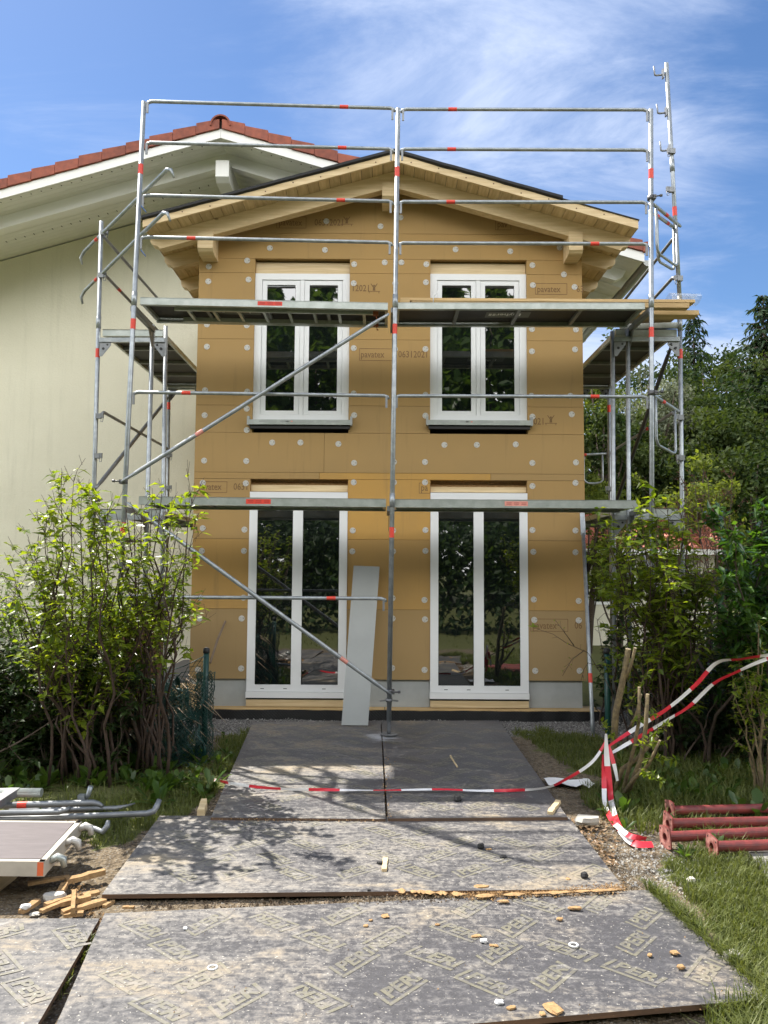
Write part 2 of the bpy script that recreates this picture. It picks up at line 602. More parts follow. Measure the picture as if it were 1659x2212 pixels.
def groundmat():
    M = bpy.data.materials.new('soil_gravel_and_moss')
    M.use_nodes = True
    t = M.node_tree
    b = t.nodes['Principled BSDF']
    g = N(t, 'ShaderNodeNewGeometry')
    pos = g.outputs['Position']
    a = N(t, 'ShaderNodeAttribute', attribute_name='green')
    gr = N(t, 'ShaderNodeAttribute', attribute_name='gravel')
    n1_ = noise(t, pos, 3.0, 6, 0.65)
    n2_ = noise(t, pos, 28, 5, 0.7)
    vo = N(t, 'ShaderNodeTexVoronoi')
    vo.inputs['Scale'].default_value = 55
    L(t, pos, vo.inputs['Vector'])
    soil = mixc(t, ramp(t, n2_, 0.35, 0.68), (0.085, 0.064, 0.042), (0.255, 0.20, 0.135))
    soil = mixc(t, ramp(t, n1_, 0.4, 0.65, 0.0, 0.45), soil, (0.15, 0.12, 0.078))
    stone = mixc(t, vo.outputs['Color'], (0.22, 0.21, 0.195), (0.46, 0.44, 0.40))
    soil = mixc(t, ramp(t, vo.outputs['Distance'], 0.2, 0.36, 0.45, 0.0), soil, stone)
    grav = mixc(t, ramp(t, vo.outputs['Distance'], 0.25, 0.6), stone, (0.11, 0.105, 0.10))
    c = mixc(t, gr.outputs['Fac'], soil, grav)
    moss = mixc(t, n2_, (0.05, 0.06, 0.02), (0.19, 0.195, 0.075))
    k = mth(t, 'ADD', a.outputs['Fac'], mth(t, 'MULTIPLY_ADD', n1_, 1.2, -0.6), clamp=True)
    k = mth(t, 'MULTIPLY', k, a.outputs['Fac'], clamp=True)
    c = mixc(t, ramp(t, k, 0.15, 0.6), c, moss)
    L(t, c, b.inputs['Base Color'])
    b.inputs['Roughness'].default_value = 0.95
    b.inputs['Specular IOR Level'].default_value = 0.15
    bn = N(t, 'ShaderNodeBump')
    bn.inputs['Strength'].default_value = 0.8
    bn.inputs['Distance'].default_value = 0.02
    L(t, mth(t, 'ADD', n2_, mth(t, 'MULTIPLY', vo.outputs['Distance'], -0.8)), bn.inputs['Height'])
    L(t, bn.outputs[0], b.inputs['Normal'])
    return M


def foilmat():
    M = bpy.data.materials.new('dimpled_black_foil')
    M.use_nodes = True
    t = M.node_tree
    b = t.nodes['Principled BSDF']
    b.inputs['Base Color'].default_value = (0.013, 0.013, 0.014, 1)
    b.inputs['Roughness'].default_value = 0.35
    g = N(t, 'ShaderNodeNewGeometry')
    vo = N(t, 'ShaderNodeTexVoronoi')
    vo.inputs['Scale'].default_value = 42
    vo.inputs['Randomness'].default_value = 0.0
    L(t, mapping(t, g.outputs['Position'], rot=(0, R(45), 0), scale=(1, 0.01, 1)), vo.inputs['Vector'])
    bn = N(t, 'ShaderNodeBump')
    bn.inputs['Strength'].default_value = 1.0
    bn.inputs['Distance'].default_value = 0.012
    bn.invert = True
    L(t, vo.outputs['Distance'], bn.inputs['Height'])
    L(t, bn.outputs[0], b.inputs['Normal'])
    return M


# leaves
M_LF_YEL = leafmat('leaf_young_yellow_green', (0.08, 0.13, 0.018), (0.19, 0.23, 0.03), 0.45, 0.32, (2.6, 2.5, 0.6), 0.25)
M_LF_MID = leafmat('leaf_mid_green', (0.035, 0.075, 0.018), (0.09, 0.135, 0.03), 0.42, 0.4, (2.2, 2.3, 0.8))
M_LF_SUN = leafmat('leaf_sunlit_green', (0.055, 0.10, 0.018), (0.13, 0.18, 0.03), 0.46, 0.35, (2.6, 2.7, 0.7), 0.5)  # lighter green puts the look of sunlit leaves into the colour
M_LF_DARK = leafmat('leaf_dark_green', (0.012, 0.028, 0.009), (0.04, 0.068, 0.018), 0.3, 0.5, None, 0.25)
M_LF_LAUR = leafmat('leaf_laurel', (0.025, 0.065, 0.016), (0.075, 0.14, 0.025), 0.3, 0.22, (2.2, 2.4, 0.6), 0.6)
M_LF_SILV = leafmat('leaf_silver_willow', (0.07, 0.085, 0.05), (0.17, 0.19, 0.12), 0.3, 0.7, (1.4, 1.4, 1.0))
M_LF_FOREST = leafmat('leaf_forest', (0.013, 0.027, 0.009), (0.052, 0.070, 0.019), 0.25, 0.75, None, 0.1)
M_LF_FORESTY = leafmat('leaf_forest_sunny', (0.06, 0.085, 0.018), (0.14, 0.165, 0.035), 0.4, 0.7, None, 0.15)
M_NEEDLE = leafmat('spruce_needles', (0.010, 0.024, 0.012), (0.034, 0.058, 0.024), 0.15, 0.75, None, 0.12)
M_GRASS = leafmat('grass_blades', (0.06, 0.085, 0.02), (0.165, 0.18, 0.055), 0.33, 0.5, (1.9, 1.9, 0.8), 0.25)
M_WEED = leafmat('dock_leaves', (0.035, 0.075, 0.016), (0.085, 0.14, 0.026), 0.4, 0.35)
M_REDLEAF = leafmat('reddish_leaves', (0.12, 0.05, 0.035), (0.20, 0.09, 0.05), 0.35, 0.5, (1.8, 1.2, 1.0))

# ------------------------------------------------------------------ ground
def inpoly(x, y, poly):
    c = False
    n = len(poly)
    for i in range(n):
        x1, y1 = poly[i]
        x2, y2 = poly[(i + 1) % n]
        if (y1 > y) != (y2 > y) and x < (x2 - x1) * (y - y1) / (y2 - y1) + x1:
            c = not c
    return c


def gpoly(pts):
    return [(G(x, y).x, G(x, y).y) for x, y in pts]


REG_RIGHT = gpoly([(1425, 1850), (1520, 1838), (1660, 1870), (1900, 1900), (2300, 2300), (1690, 2330), (1655, 2150), (1500, 1960)])
REG_RIGHT2 = gpoly([(1340, 1690), (1425, 1740), (1440, 1700), (1420, 1650), (1340, 1650)])
REG_LAWN = gpoly([(1310, 1625), (1900, 1640), (2300, 1790), (1430, 1740), (1330, 1680)])
REG_MIDR = gpoly([(1105, 1575), (1300, 1590), (1330, 1690), (1230, 1660), (1130, 1590)])
REG_LEFT = gpoly([(190, 1730), (430, 1690), (455, 1650), (470, 1600), (540, 1575), (545, 1610), (470, 1700), (400, 1770), (320, 1795), (215, 1840), (170, 1800)])
REG_BUSHL = gpoly([(-400, 1560), (440, 1590), (430, 1700), (-400, 1800)])
GREENS = [REG_RIGHT, REG_RIGHT2, REG_LAWN, REG_MIDR, REG_LEFT, REG_BUSHL]


def gz(x, y):
    if y > 8.75 or abs(x) > 9 or y < -1:
        return -0.01
    z = 0.022 * mnoise.noise((x * 1.3, y * 1.3, 0)) + 0.012 * mnoise.noise((x * 5, y * 5, 3)) + 0.007 * mnoise.noise((x * 14, y * 14, 7)) - 0.012
    if abs(y - (3.93 + (x + 1.4) * 0.085)) < 0.10 and -1.5 < x < 1.3:
        z += 0.028
    return z


def axis(a, b, s, outs):
    n = int(round((b - a) / s))
    return [o for o in outs if o < a] + [a + s * i for i in range(n + 1)] + [o for o in outs if o > b]


xs = axis(-5.0, 5.0, 0.07, [-400, -150, -60, -25, -12, -8, -6, 6, 8, 12, 25, 60, 150, 400])
ys = axis(2.4, 9.1, 0.07, [-300, -120, -50, -20, -8, -3, 0, 1.2, 2, 10, 11, 13, 16, 22, 40, 90, 200, 500])
gv, gf, gg, gr_ = [], [], [], []
for y in ys:
    for x in xs:
        gv.append((x, y, gz(x, y)))
        k = 0.0
        if (x > 2.25 and y < 4.7) or y < 1.5 or x < -5.2 or x > 4.5 or y > 9.5:
            k = 1.0
        else:
            for pg in GREENS:
                if inpoly(x + 0.15 * mnoise.noise((x * 4, y * 4, 9)), y + 0.15 * mnoise.noise((x * 4, y * 4, 19)), pg):
                    k = 1.0
        gg.append(k)
        gr_.append(1.0 if (7.95 + 0.14 * mnoise.noise((x * 3, y * 3, 1)) < y and -2.6 < x < 4) else 0.0)
nx = len(xs)
for j in range(len(ys) - 1):
    for i in range(nx - 1):
        gf.append((j * nx + i, j * nx + i + 1, (j + 1) * nx + i + 1, (j + 1) * nx + i))
gm = bpy.data.meshes.new('ground')
gm.from_pydata(gv, [], gf)
for nm, dat in (('green', gg), ('gravel', gr_)):
    at = gm.attributes.new(nm, 'FLOAT', 'POINT')
    at.data.foreach_set('value', dat)
gm.polygons.foreach_set('use_smooth', [True] * len(gf))
gm.materials.append(groundmat())
go = bpy.data.objects.new('ground', gm)
COL.objects.link(go)
tag(go, 'trodden soil, gravel and patchy grass in front of the house', None, None, 'structure')

# ------------------------------------------------------------------ timber extension
YF = 8.9


def F(px, py):
    return P(px, py, YF)


def fz(py, px=829):
    return F(px, py).z


XL = (F(430, 560).x + F(409, 1460).x) / 2
XR = (F(1258, 700).x + F(1269, 1465).x) / 2
XC = (XL + XR) / 2
house = thing('timber_house', 'narrow timber house extension clad in bare tan insulation boards, being built against the cream house', 'house', (XC, YF, 0))
ZB = (fz(1467, 420) + fz(1470, 1260)) / 2


def rectpx(tl, tr, br, bl, Y=YF):
    a, b, c, d = (P(*q, Y) for q in (tl, tr, br, bl))
    return (a.x + d.x) / 2, (b.x + c.x) / 2, (c.z + d.z) / 2, (a.z + b.z) / 2


UL = rectpx((551, 588), (755, 590), (753, 906), (545, 905))
UR = rectpx((930, 590), (1138, 590), (1139, 907), (929, 906))
DL = rectpx((541, 1063), (753, 1063), (745, 1508), (531, 1506))
DR = rectpx((931, 1065), (1138, 1065), (1143, 1510), (928, 1509))
zd, zs, zw = fz(1036), fz(936), fz(560)
APEX_X = P(850, 338, 8.38).x
ZR = P(850, 346, 8.38).z            # underside of roof boarding at the ridge
SL = 0.281


def soffit(x):
    return ZR - SL * abs(x - APEX_X)


wall = MB()
rnd = random.Random(4)
TH = 0.13
gap = 0.0019


def cell(x0, x1, z0, z1, a=None):
    tone = a if a is not None else min(1, max(0, rnd.gauss(0.42, 0.16)))
    wall.hexa([(x0 + gap, YF, z0 + gap), (x1 - gap, YF, z0 + gap), (x1 - gap, YF + TH, z0 + gap), (x0 + gap, YF + TH, z0 + gap),
               (x0 + gap, YF, z1 - gap), (x1 - gap, YF, z1 - gap), (x1 - gap, YF + TH, z1 - gap), (x0 + gap, YF + TH, z1 - gap)], 0, tone)


z1166, z1317, z1022, z877, z733, z590 = fz(1166), fz(1317), fz(1022), fz(877), fz(734), fz(591)
strips = [(XL, DL[0]), (DL[1], DR[0]), (DR[1], XR)]
for i, (a, b) in enumerate(strips):
    for z0, z1, t3 in ((ZB, z1317, (0.12, 0.22, 0.08)), (z1317, z1166, (0.68, 0.62, 0.55)), (z1166, zd, (0.4, 0.92, 0.42))):
        cell(a, b, z0, z1, t3[i])
xm = F(1060, 1025).x
cell(XL, F(690, 1025).x, zd, z1022, 0.42)
cell(F(690, 1025).x, xm, zd, z1022, 0.95)
cell(xm, XR, zd, z1022, 0.3)
cell(XL, F(700, 980).x, z1022, zs, 0.35)
cell(F(700, 980).x, XR, z1022, zs, 0.33)
for i, (a, b) in enumerate([(XL, UL[0]), (UL[1], UR[0]), (UR[1], XR)]):
    for z0, z1, tt in ((zs, z877, 0.36), (z877, z733, 0.42), (z733, z590, 0.4), (z590, zw, 0.44)):
        cell(a, b, z0, z1, tt + rnd.uniform(-0.06, 0.06))
# gable rows
zt = fz(440)
zmid = fz(505)
cell(XL, XR, zw, zmid, 0.42)


def gableband(z0, z1, tone):
    hw0 = (ZR + 0.01 - z0) / SL
    hw1 = max((ZR + 0.01 - z1) / SL, 0.01)
    p = []
    x0a, x0b = max(XL, APEX_X - hw0), min(XR, APEX_X + hw0)
    x1a, x1b = max(XL, APEX_X - hw1), min(XR, APEX_X + hw1)
    poly = [(x0a, YF, z0 + gap), (x0b, YF, z0 + gap)]
    if x1b < x0b and soffit(x0b) > z0 + 0.02:
        poly.append((x0b, YF, soffit(x0b)))
    poly += [(x1b, YF, z1 - gap), (x1a, YF, z1 - gap)]
    if x1a > x0a and soffit(x0a) > z0 + 0.02:
        poly.append((x0a, YF, soffit(x0a)))
    wall.prism(poly, (0, TH, 0), 0, tone)


gableband(zmid, zt, 0.36)
gableband(zt, ZR, 0.4)
# side walls
for x0, x1 in ((XL, XL + 0.13), (XR - 0.13, XR)):
    for z0, z1 in ((ZB, z1166), (z1166, z1022), (z1022, z733), (z733, soffit(XL))):
        wall.hexa([(x0, YF + TH, z0 + gap), (x1, YF + TH, z0 + gap), (x1, 11.9, z0 + gap), (x0, 11.9, z0 + gap),
                   (x0, YF + TH, z1 - gap), (x1, YF + TH, z1 - gap), (x1, 11.9, z1 - gap), (x0, 11.9, z1 - gap)], 0, 0.5)
# dark backing closes every joint and opening
wall.box((XL + 0.14, YF + TH + 0.02, 0.1), (XR - 0.14, 11.88, soffit(XL) - 0.02), 1)
wall.build('wall', [M_BOARD, M_DARK], house)


def lintel(r, ztop, zbot):
    b = MB()
    b.box((r[0] + 0.003, YF + 0.06, zbot), (r[1] - 0.003, YF + 0.14, zbot + (ztop - zbot) * 0.52), 0, 0.7)
    b.box((r[0] + 0.003, YF + 0.064, zbot + (ztop - zbot) * 0.53), (r[1] - 0.003, YF + 0.14, ztop), 0, 0.45)
    b.build('lintel', M_WOOD, house)


lintel(UL, fz(563, 650), UL[3] + 0.012)
lintel(UR, fz(565, 1034), UR[3] + 0.012)
for r, y in ((DL, 1048), (DR, 1050)):
    b = MB()
    b.box((r[0] + 0.003, YF + 0.05, r[3] + 0.012), (r[1] - 0.003, YF + 0.14, fz(y)), 0, 0.75)
    n = 30
    rr = random.Random(int(y))
    lo = [fz(y) + 0.006 + 0.012 * mnoise.noise((k * 0.4, y, 0)) for k in range(n + 1)]
    for k in range(n):                 # torn fibre lip above the batten
        xa = r[0] + (r[1] - r[0]) * k / n
        xb = r[0] + (r[1] - r[0]) * (k + 1) / n
        yy = YF + 0.085
        b.hexa([(xa, yy, fz(y)), (xb, yy, fz(y)), (xb, YF + 0.14, fz(y)), (xa, YF + 0.14, fz(y)), (xa, yy, lo[k] + 0.02), (xb, yy, lo[k + 1] + 0.02), (xb, YF + 0.14, fz(y) + 0.06), (xa, YF + 0.14, fz(y) + 0.06)], 1, 0.3)
    b.box((r[0] + 0.002, YF + 0.12, fz(y) + 0.03), (r[1] - 0.002, YF + 0.145, zd + 0.02), 1, 0.2)
    b.build('lintel', [M_WOOD, M_FIBRE], house)


def window(r, door=False):
    x0, x1, z0, z1 = r
    W = x1 - x0
    fr = MB()
    yb = YF + 0.125
    if door:
        yf, fl, ft, fb = YF - 0.012, 0.092, 0.09, 0.107
        midw = 0.115
        z0b = z0 + 0.068
        # threshold profile
        fr.box((x0 - 0.004, yf - 0.018, z0), (x1 + 0.004, yb, z0 + 0.064))
        fr.box((x0, yf, z0b), (x0 + fl, yb, z1))
        fr.box((x1 - fl, yf, z0b), (x1, yb, z1))
        fr.box((x0 + fl, yf, z1 - ft), (x1 - fl, yb, z1))
        fr.box((x0 + fl, yf, z0b), (x1 - fl, yb, z0b + fb - 0.03))
        cx = (x0 + x1) / 2 - 0.005
        fr.box((cx - midw / 2, yf + 0.001, z0b + fb - 0.03), (cx + midw / 2, yb, z1 - ft))
        o = fr.build('french_door', M_PVC, house)
        gs = MB()
        gk = MB()
        for a, b in ((x0 + fl, cx - midw / 2), (cx + midw / 2, x1 - fl)):
            za, zb = z0b + fb - 0.03, z1 - ft
            gk.box((a, yf + 0.022, za), (b, yf + 0.024, zb))
            gs.box((a + 0.006, yf + 0.016, za + 0.006), (b - 0.006, yf + 0.0218, zb - 0.006))
            gs.build('glass_pane', M_GLASS, o)
            gs = MB()
        gk.build('gasket', M_GASK, o)
        dr = MB()
        for q in (0.16, 0.39, 0.78):
            dr.box((x0 + W * q - 0.02, yf - 0.0015, z0b + 0.03), (x0 + W * q + 0.02, yf + 0.01, z0b + 0.037))
        dr.build('drain_cap', M_GASK, o)
        # dark joint and timber sill under the threshold
        s = MB()
        s.box((x0 - 0.002, YF - 0.005, z0 - 0.022), (x1 + 0.002, YF + 0.1, z0 - 0.002), 1)
        s.box((x0 + 0.002, YF - 0.02, fz(1527)), (x1 - 0.002, YF + 0.1, z0 - 0.023), 0, 0.35)
        s.build('sill_timber', [M_WOOD, M_GASK], house)
        return o
    yf, fl, ft, fb = YF + 0.03, 0.082, 0.075, 0.06
    fr.box((x0, yf, z0), (x0 + fl, yb, z1))
    fr.box((x1 - fl, yf, z0), (x1, yb, z1))
    fr.box((x0 + fl, yf, z1 - ft), (x1 - fl, yb, z1))
    fr.box((x0 + fl, yf, z0), (x1 - fl, yb, z0 + fb))
    o = fr.build('window', M_PVC, house)
    cx = (x0 + x1) / 2
    ys_ = yf + 0.012
    mull = MB()
    mull.box((cx - 0.024, ys_ - 0.006, z0 + fb), (cx + 0.024, yb, z1 - ft))
    mull.build('mullion', M_PVC, o)
    for a, b in ((x0 + fl, cx - 0.024), (cx + 0.024, x1 - fl)):
        a += 0.003
        b -= 0.003
        za, zb = z0 + fb + 0.004, z1 - ft - 0.004
        sw = 0.056
        s = MB()
        s.box((a, ys_, za), (a + sw, yb, zb))
        s.box((b - sw, ys_, za), (b, yb, zb))
        s.box((a + sw, ys_, za), (b - sw, yb, za + 0.045))
        s.box((a + sw, ys_, zb - 0.055), (b - sw, yb, zb))
        s.box((a + sw, ys_ + 0.024, za + 0.045), (b - sw, ys_ + 0.026, zb - 0.055), 1)
        s.build('sash', [M_PVC, M_GASK], o)
        gs = MB()
        gs.box((a + sw + 0.005, ys_ + 0.018, za + 0.051), (b - sw - 0.005, ys_ + 0.0238, zb - 0.061))
        gs.build('glass_pane', M_GLASS, o)
    jt = MB()
    jt.box((x0, YF + 0.06, z1 + 0.001), (x1, YF + 0.12, z1 + 0.011))
    jt.build('gasket', M_GASK, o)
    # aluminium sill still wrapped in film
    sl = MB()
    zt_ = z0 - 0.002
    sl.prism([(x0 - 0.045, YF + 0.06, zt_), (x0 - 0.045, YF - 0.075, zt_ - 0.018), (x0 - 0.045, YF - 0.075, zt_ - 0.075), (x0 - 0.045, YF - 0.062, zt_ - 0.075), (x0 - 0.045, YF - 0.062, zt_ - 0.035), (x0 - 0.045, YF + 0.06, zt_ - 0.02)],
             (W + 0.09, 0, 0), 0)
    for xx in (x0 - 0.049, x1 + 0.024):
        sl.box((xx, YF - 0.08, zt_ - 0.08), (xx + 0.025, YF + 0.05, zt_ + 0.022), 2)
    sl.box((x0 - 0.02, YF - 0.05, zt_ - 0.118), (x1 + 0.02, YF + 0.02, zt_ - 0.078), 1)
    k = MB()
    sl.build('window_sill', [M_ALU, M_GASK, M_PLINTH], o)
    lf = MB()
    for q, ww, mi in ((0.08, 0.12, 0), (0.3, 0.1, 0), (0.36, 0.03, 1), (0.41, 0.02, 1), (0.5, 0.16, 0), (0.78, 0.14, 0)):
        lf.box((x0 + W * q, YF - 0.0768, zt_ - 0.045), (x0 + W * q + ww, YF - 0.0752, zt_ - 0.032), mi)
    lf.build('film_print', [M_PLINTH, M_PINK], o)
    return o


window(UL)
window(UR)
window(DL, True)
window(DR, True)

# plinth boards, base timber, foil
zpl = fz(1528)
for a, b in ((XL + 0.02, DL[0] - 0.004), (DL[1] + 0.004, DR[0] - 0.004), (DR[1] + 0.004, P(1257, 1500, YF + 0.05).x)):
    p = MB()
    p.box((a, YF + 0.03, zpl), (b, YF + 0.1, ZB + 0.03))
    p.build('plinth_board', M_PLINTH, house)
b = MB()
xend = P(1300, 1535, 8.75).x
rr = random.Random(2)
b.box((XL - 0.05, 8.78, zpl - 0.055), (P(830, 1530, 8.8).x, YF + 0.2, zpl - 0.002), 0, 0.6)
b.box((P(832, 1530, 8.8).x, 8.775, zpl - 0.053), (xend, YF + 0.2, zpl - 0.004), 0, 0.45)
b.build('base_plank', M_WOODG, house)
fo = MB()
n = 60
vs, fs = [], []
x0, x1 = XL - 0.1, xend + 0.06
for i in range(n + 1):
    x = x0 + (x1 - x0) * i / n
    sag = 0.15 * math.exp(-((x - F(665, 1500).x) / 0.3) ** 2) + 0.01 * math.sin(i * 0.9)
    yy = 8.74 + 0.012 * math.sin(i * 0.5) - 0.01 * math.sin(i * 1.7)
    for z, dy in ((-0.06, 0), (0.1, -0.005), (zpl - 0.05 - sag, 0.01 - sag * 0.05)):
        vs.append((x, yy + dy, z))
for i in range(n):
    for k in range(2):
        fs.append((i * 3 + k, (i + 1) * 3 + k, (i + 1) * 3 + k + 1, i * 3 + k + 1))
nv = len(vs)
vs2 = vs + [(x, y + 0.012, z) for x, y, z in vs]
fs2 = fs + [tuple(q + nv for q in reversed(f)) for f in fs]
for i in range(n):
    fs2.append((i * 3 + 2, (i + 1) * 3 + 2, nv + (i + 1) * 3 + 2, nv + i * 3 + 2))
fo.add(vs2, fs2, 0, False)
fo.build('dimpled_foil', foilmat(), house)
sb = MB()
sb.box((XL - 0.02, 8.8, -0.05), (xend - 0.05, 11.9, zpl - 0.056))
sb.build('foundation', M_CONC, house)

# anchors
DISCS = [(451, 576), (534, 563), (450, 608), (537, 604), (447, 749), (534, 751), (443, 843), (534, 846), (442, 897), (533, 883), (441, 995), (532, 996), (533, 929),
         (438, 1043), (531, 1044), (447, 701), (533, 703), (583, 536), (702, 540), (765, 571), (831, 567), (867, 567), (921, 571), (764, 612), (920, 610), (764, 752), (919, 754), (764, 850), (919, 853),
         (765, 897), (919, 898), (765, 1000), (918, 998), (588, 956), (649, 956), (731, 959), (764, 1042), (918, 1042), (854, 612), (853, 754), (851, 998), (851, 1042), (984, 539),
         (1102, 543), (1209, 535), (1150, 573), (1218, 593), (1151, 616), (1241, 620), (1149, 711), (1244, 712), (1149, 759), (1242, 755), (1148, 855), (1232, 855), (1150, 900),
         (1235, 895), (1150, 1000), (1244, 999), (960, 961), (1030, 961), (1114, 960), (1150, 1050), (1243, 1043), (438, 1141), (528, 1144), (436, 1190), (527, 1190), (433, 1291),
         (526, 1291), (431, 1336), (522, 1336), (521, 1444), (428, 1447), (762, 1146), (919, 1145), (849, 1146), (761, 1191), (919, 1190), (849, 1191), (917, 1296), (848, 1292), (918, 1338),
         (848, 1336), (917, 1447), (847, 1443), (1150, 1145), (1243, 1146), (1152, 1192), (1243, 1193), (1153, 1295), (1250, 1298), (1154, 1339), (1250, 1340), (1156, 1449), (1252, 1449),
         (822, 489), (705, 478), (704, 447), (865, 470)]
for i, (px, py) in enumerate(DISCS[:100]):
    c = F(px, py)
    rr = random.Random(i)
    d = MB()
    d.disc(c + V((0, -0.004, 0)), (0, 1, 0), 0.0345, 0.003, 16)
    d.disc(c + V((0, -0.006, 0)), (0, 1, 0), 0.013, 0.002, 8)
    for k in range(3):
        an = rr.random() * 0.6 + k * 2.094
        o_ = V((math.cos(an), 0, math.sin(an)))
        d.disc(c + V((0, -0.0052, 0)) + o_ * 0.021, (0, 1, 0), 0.0085 if k == 0 else 0.006, 0.0012, 7, 1 if k == 0 else 2)
    d.build('insulation_anchor', [M_DISC, M_DISCD, M_PLINTH], house)


# lettering
def text_geo(s, size, bold=0.0):
    cu = bpy.data.curves.new('t', 'FONT')
    cu.body = s
    cu.size = size
    cu.resolution_u = 2
    cu.offset = bold
    ob = bpy.data.objects.new('t', cu)
    COL.objects.link(ob)
    me = bpy.data.meshes.new_from_object(ob)
    vs = [tuple(v.co) for v in me.vertices]
    fs = [tuple(p.vertices) for p in me.polygons]
    bpy.data.objects.remove(ob)
    bpy.data.curves.remove(cu)
    bpy.data.meshes.remove(me)
    return vs, fs


def wall_text(mb, s, px, py, size, sx=1.0):
    vs, fs = text_geo(s, size, 0.001)
    o = F(px, py)
    mb.add([(o.x + x * sx, YF - 0.0016, o.z + y) for x, y, z in vs], fs)


def wall_frame(mb, x0, y0, x1, y1):
    a, b = F(x0, y1), F(x1, y0)
    t = 0.006
    for lo, hi in (((a.x, a.z), (b.x, a.z + t)), ((a.x, b.z - t), (b.x, b.z)), ((a.x, a.z + t), (a.x + t, b.z - t)), ((b.x - t, a.z + t), (b.x, b.z - t))):
        mb.box((lo[0], YF - 0.0016, lo[1]), (hi[0], YF - 0.0004, hi[1]))


def emblem(mb, px, py, s=0.072):
    o = F(px, py)
    P2 = lambda x, z: (o.x + x * s, YF - 0.0016, o.z + z * s)
    quads = [[(-.22, .1), (.22, .1), (.16, .75), (-.16, .75)], [(-.16, .6), (-.6, 1.25), (-.48, 1.3), (-.06, .75)], [(.16, .6), (.06, .75), (.48, 1.3), (.6, 1.25)],
             [(-.12, .8), (.12, .8), (.14, 1.08), (-.14, 1.08)], [(-1, -.08), (1, -.08), (1, .02), (-1, .02)], [(-.85, -.38), (-.75, -.38), (-.75, -.08), (-.85, -.08)], [(.75, -.38), (.85, -.38), (.85, -.08), (.75, -.08)]]
    for q in quads:
        mb.add([P2(*c) for c in q], [(0, 1, 2, 3)])


pr = MB()
TS = 0.112
for s, x, y in (('pavatex', 602, 487), ('06312021', 679, 487), ('pav', 1074, 491), ('12021', 759, 629), ('pavatex', 779, 772), ('06312021', 860, 772),
                ('pavatex', 1160, 631), ('63', 1245, 631), ('2021', 1144, 917), ('avatex', 435, 1058), ('0631', 504, 1058), ('pa', 909, 1060), ('pavatex', 1150, 1358), ('06', 1241, 1358)):
    wall_text(pr, s, x, y, TS, 0.80)
    pr.build('board_print', M_PRINT, house)
    pr = MB()
for q in ((597, 468, 662, 493), (776, 753, 851, 779), (1156, 612, 1225, 636), (433, 1040, 491, 1064), (1146, 1337, 1227, 1364), (1070, 472, 1104, 497), (905, 1043, 930, 1066)):
    wall_frame(pr, *q)
    pr.build('print_frame', M_PRINT, house)
    pr = MB()
for q in ((749, 484), (808, 629), (1190, 914)):
    emblem(pr, *q)
    pr.build('print_emblem', M_PRINT, house)
    pr = MB()

# ------------------------------------------------------------------ extension roof
YV = 8.38
XEL, XER = P(308, 486, YV).x, P(1379, 490, YV).x
YB = 11.9
roof = MB()


def slope_quad(xa, xb, dz0, dz1, y0, y1, mi, mb=roof, a=None):
    za, zb_ = soffit(xa), soffit(xb)
    mb.hexa([(xa, y0, za + dz0), (xb, y0, zb_ + dz0), (xb, y1, zb_ + dz0), (xa, y1, za + dz0), (xa, y0, za + dz1), (xb, y0, zb_ + dz1), (xb, y1, zb_ + dz1), (xa, y1, za + dz1)], mi, a)


# boarding, laid as planks across the slope; each plank is real
bw = 0.122
rr = random.Random(8)
for side, xe in ((-1, XEL), (1, XER)):
    n = int(abs(xe - APEX_X) / bw)
    for k in range(n + 1):
        a_ = APEX_X + side * k * bw
        b_ = APEX_X + side * min((k + 1) * bw - 0.006, abs(xe - APEX_X))
        if side < 0:
            a_, b_ = b_, a_
        slope_quad(a_, b_, 0.0, 0.02, YV + 0.03, YB, 0, roof, rr.uniform(0.2, 0.9))
roof_o = roof.build('roof', [M_WOODY], house)
vg = MB()
for xa, xb in ((XEL, APEX_X - 0.001), (APEX_X + 0.001, XER)):
    slope_quad(xa, xb, -0.005, 0.088, YV, YV + 0.028, 0, vg, 0.8)
vg.build('verge_board', M_WOOD, roof_o)
# black membrane, loose and wavy at the verge
mm = MB()


def membrane(xa, xb, lift):
    n = 48
    vs, fs = [], []
    for i in range(n + 1):
        x = xa + (xb - xa) * i / n
        w_ = 0.008 * mnoise.noise((x * 2.3, 1, 0)) + 0.005 * mnoise.noise((x * 7, 4, 0))
        z = soffit(x) + 0.092 + lift + w_
        for y, zz in ((YV - 0.03 + w_, z - 0.004), (YV - 0.03 + w_, z + 0.026), (YV + 0.06, z + 0.02), (YB, soffit(x) + 0.034), (YB, soffit(x) + 0.022), (YV + 0.10, soffit(x) + 0.022)):
            vs.append((x, y, zz))
    for i in range(n):
        for k in range(6):
            fs.append((i * 6 + k, (i + 1) * 6 + k, (i + 1) * 6 + (k + 1) % 6, i * 6 + (k + 1) % 6))
    fs += [(0, 1, 2, 3, 4, 5), tuple(n * 6 + k for k in (5, 4, 3, 2, 1, 0))]
    mm.add(vs, fs, 0, False)


membrane(XEL - 0.01, APEX_X, 0.0)
membrane(APEX_X, P(1215, 430, YV).x, 0.004)
mm.build('roof_membrane', M_MEMB, roof_o)
m2 = MB()
slope_quad(P(1216, 430, YV).x, XER + 0.01, 0.089, 0.10, YV - 0.012, YV + 0.08, 0, m2)
slope_quad(P(1216, 430, YV).x, XER + 0.004, 0.022, 0.03, YV + 0.081, YB, 0, m2)
m2.build('under_membrane', M_MEMB, roof_o)
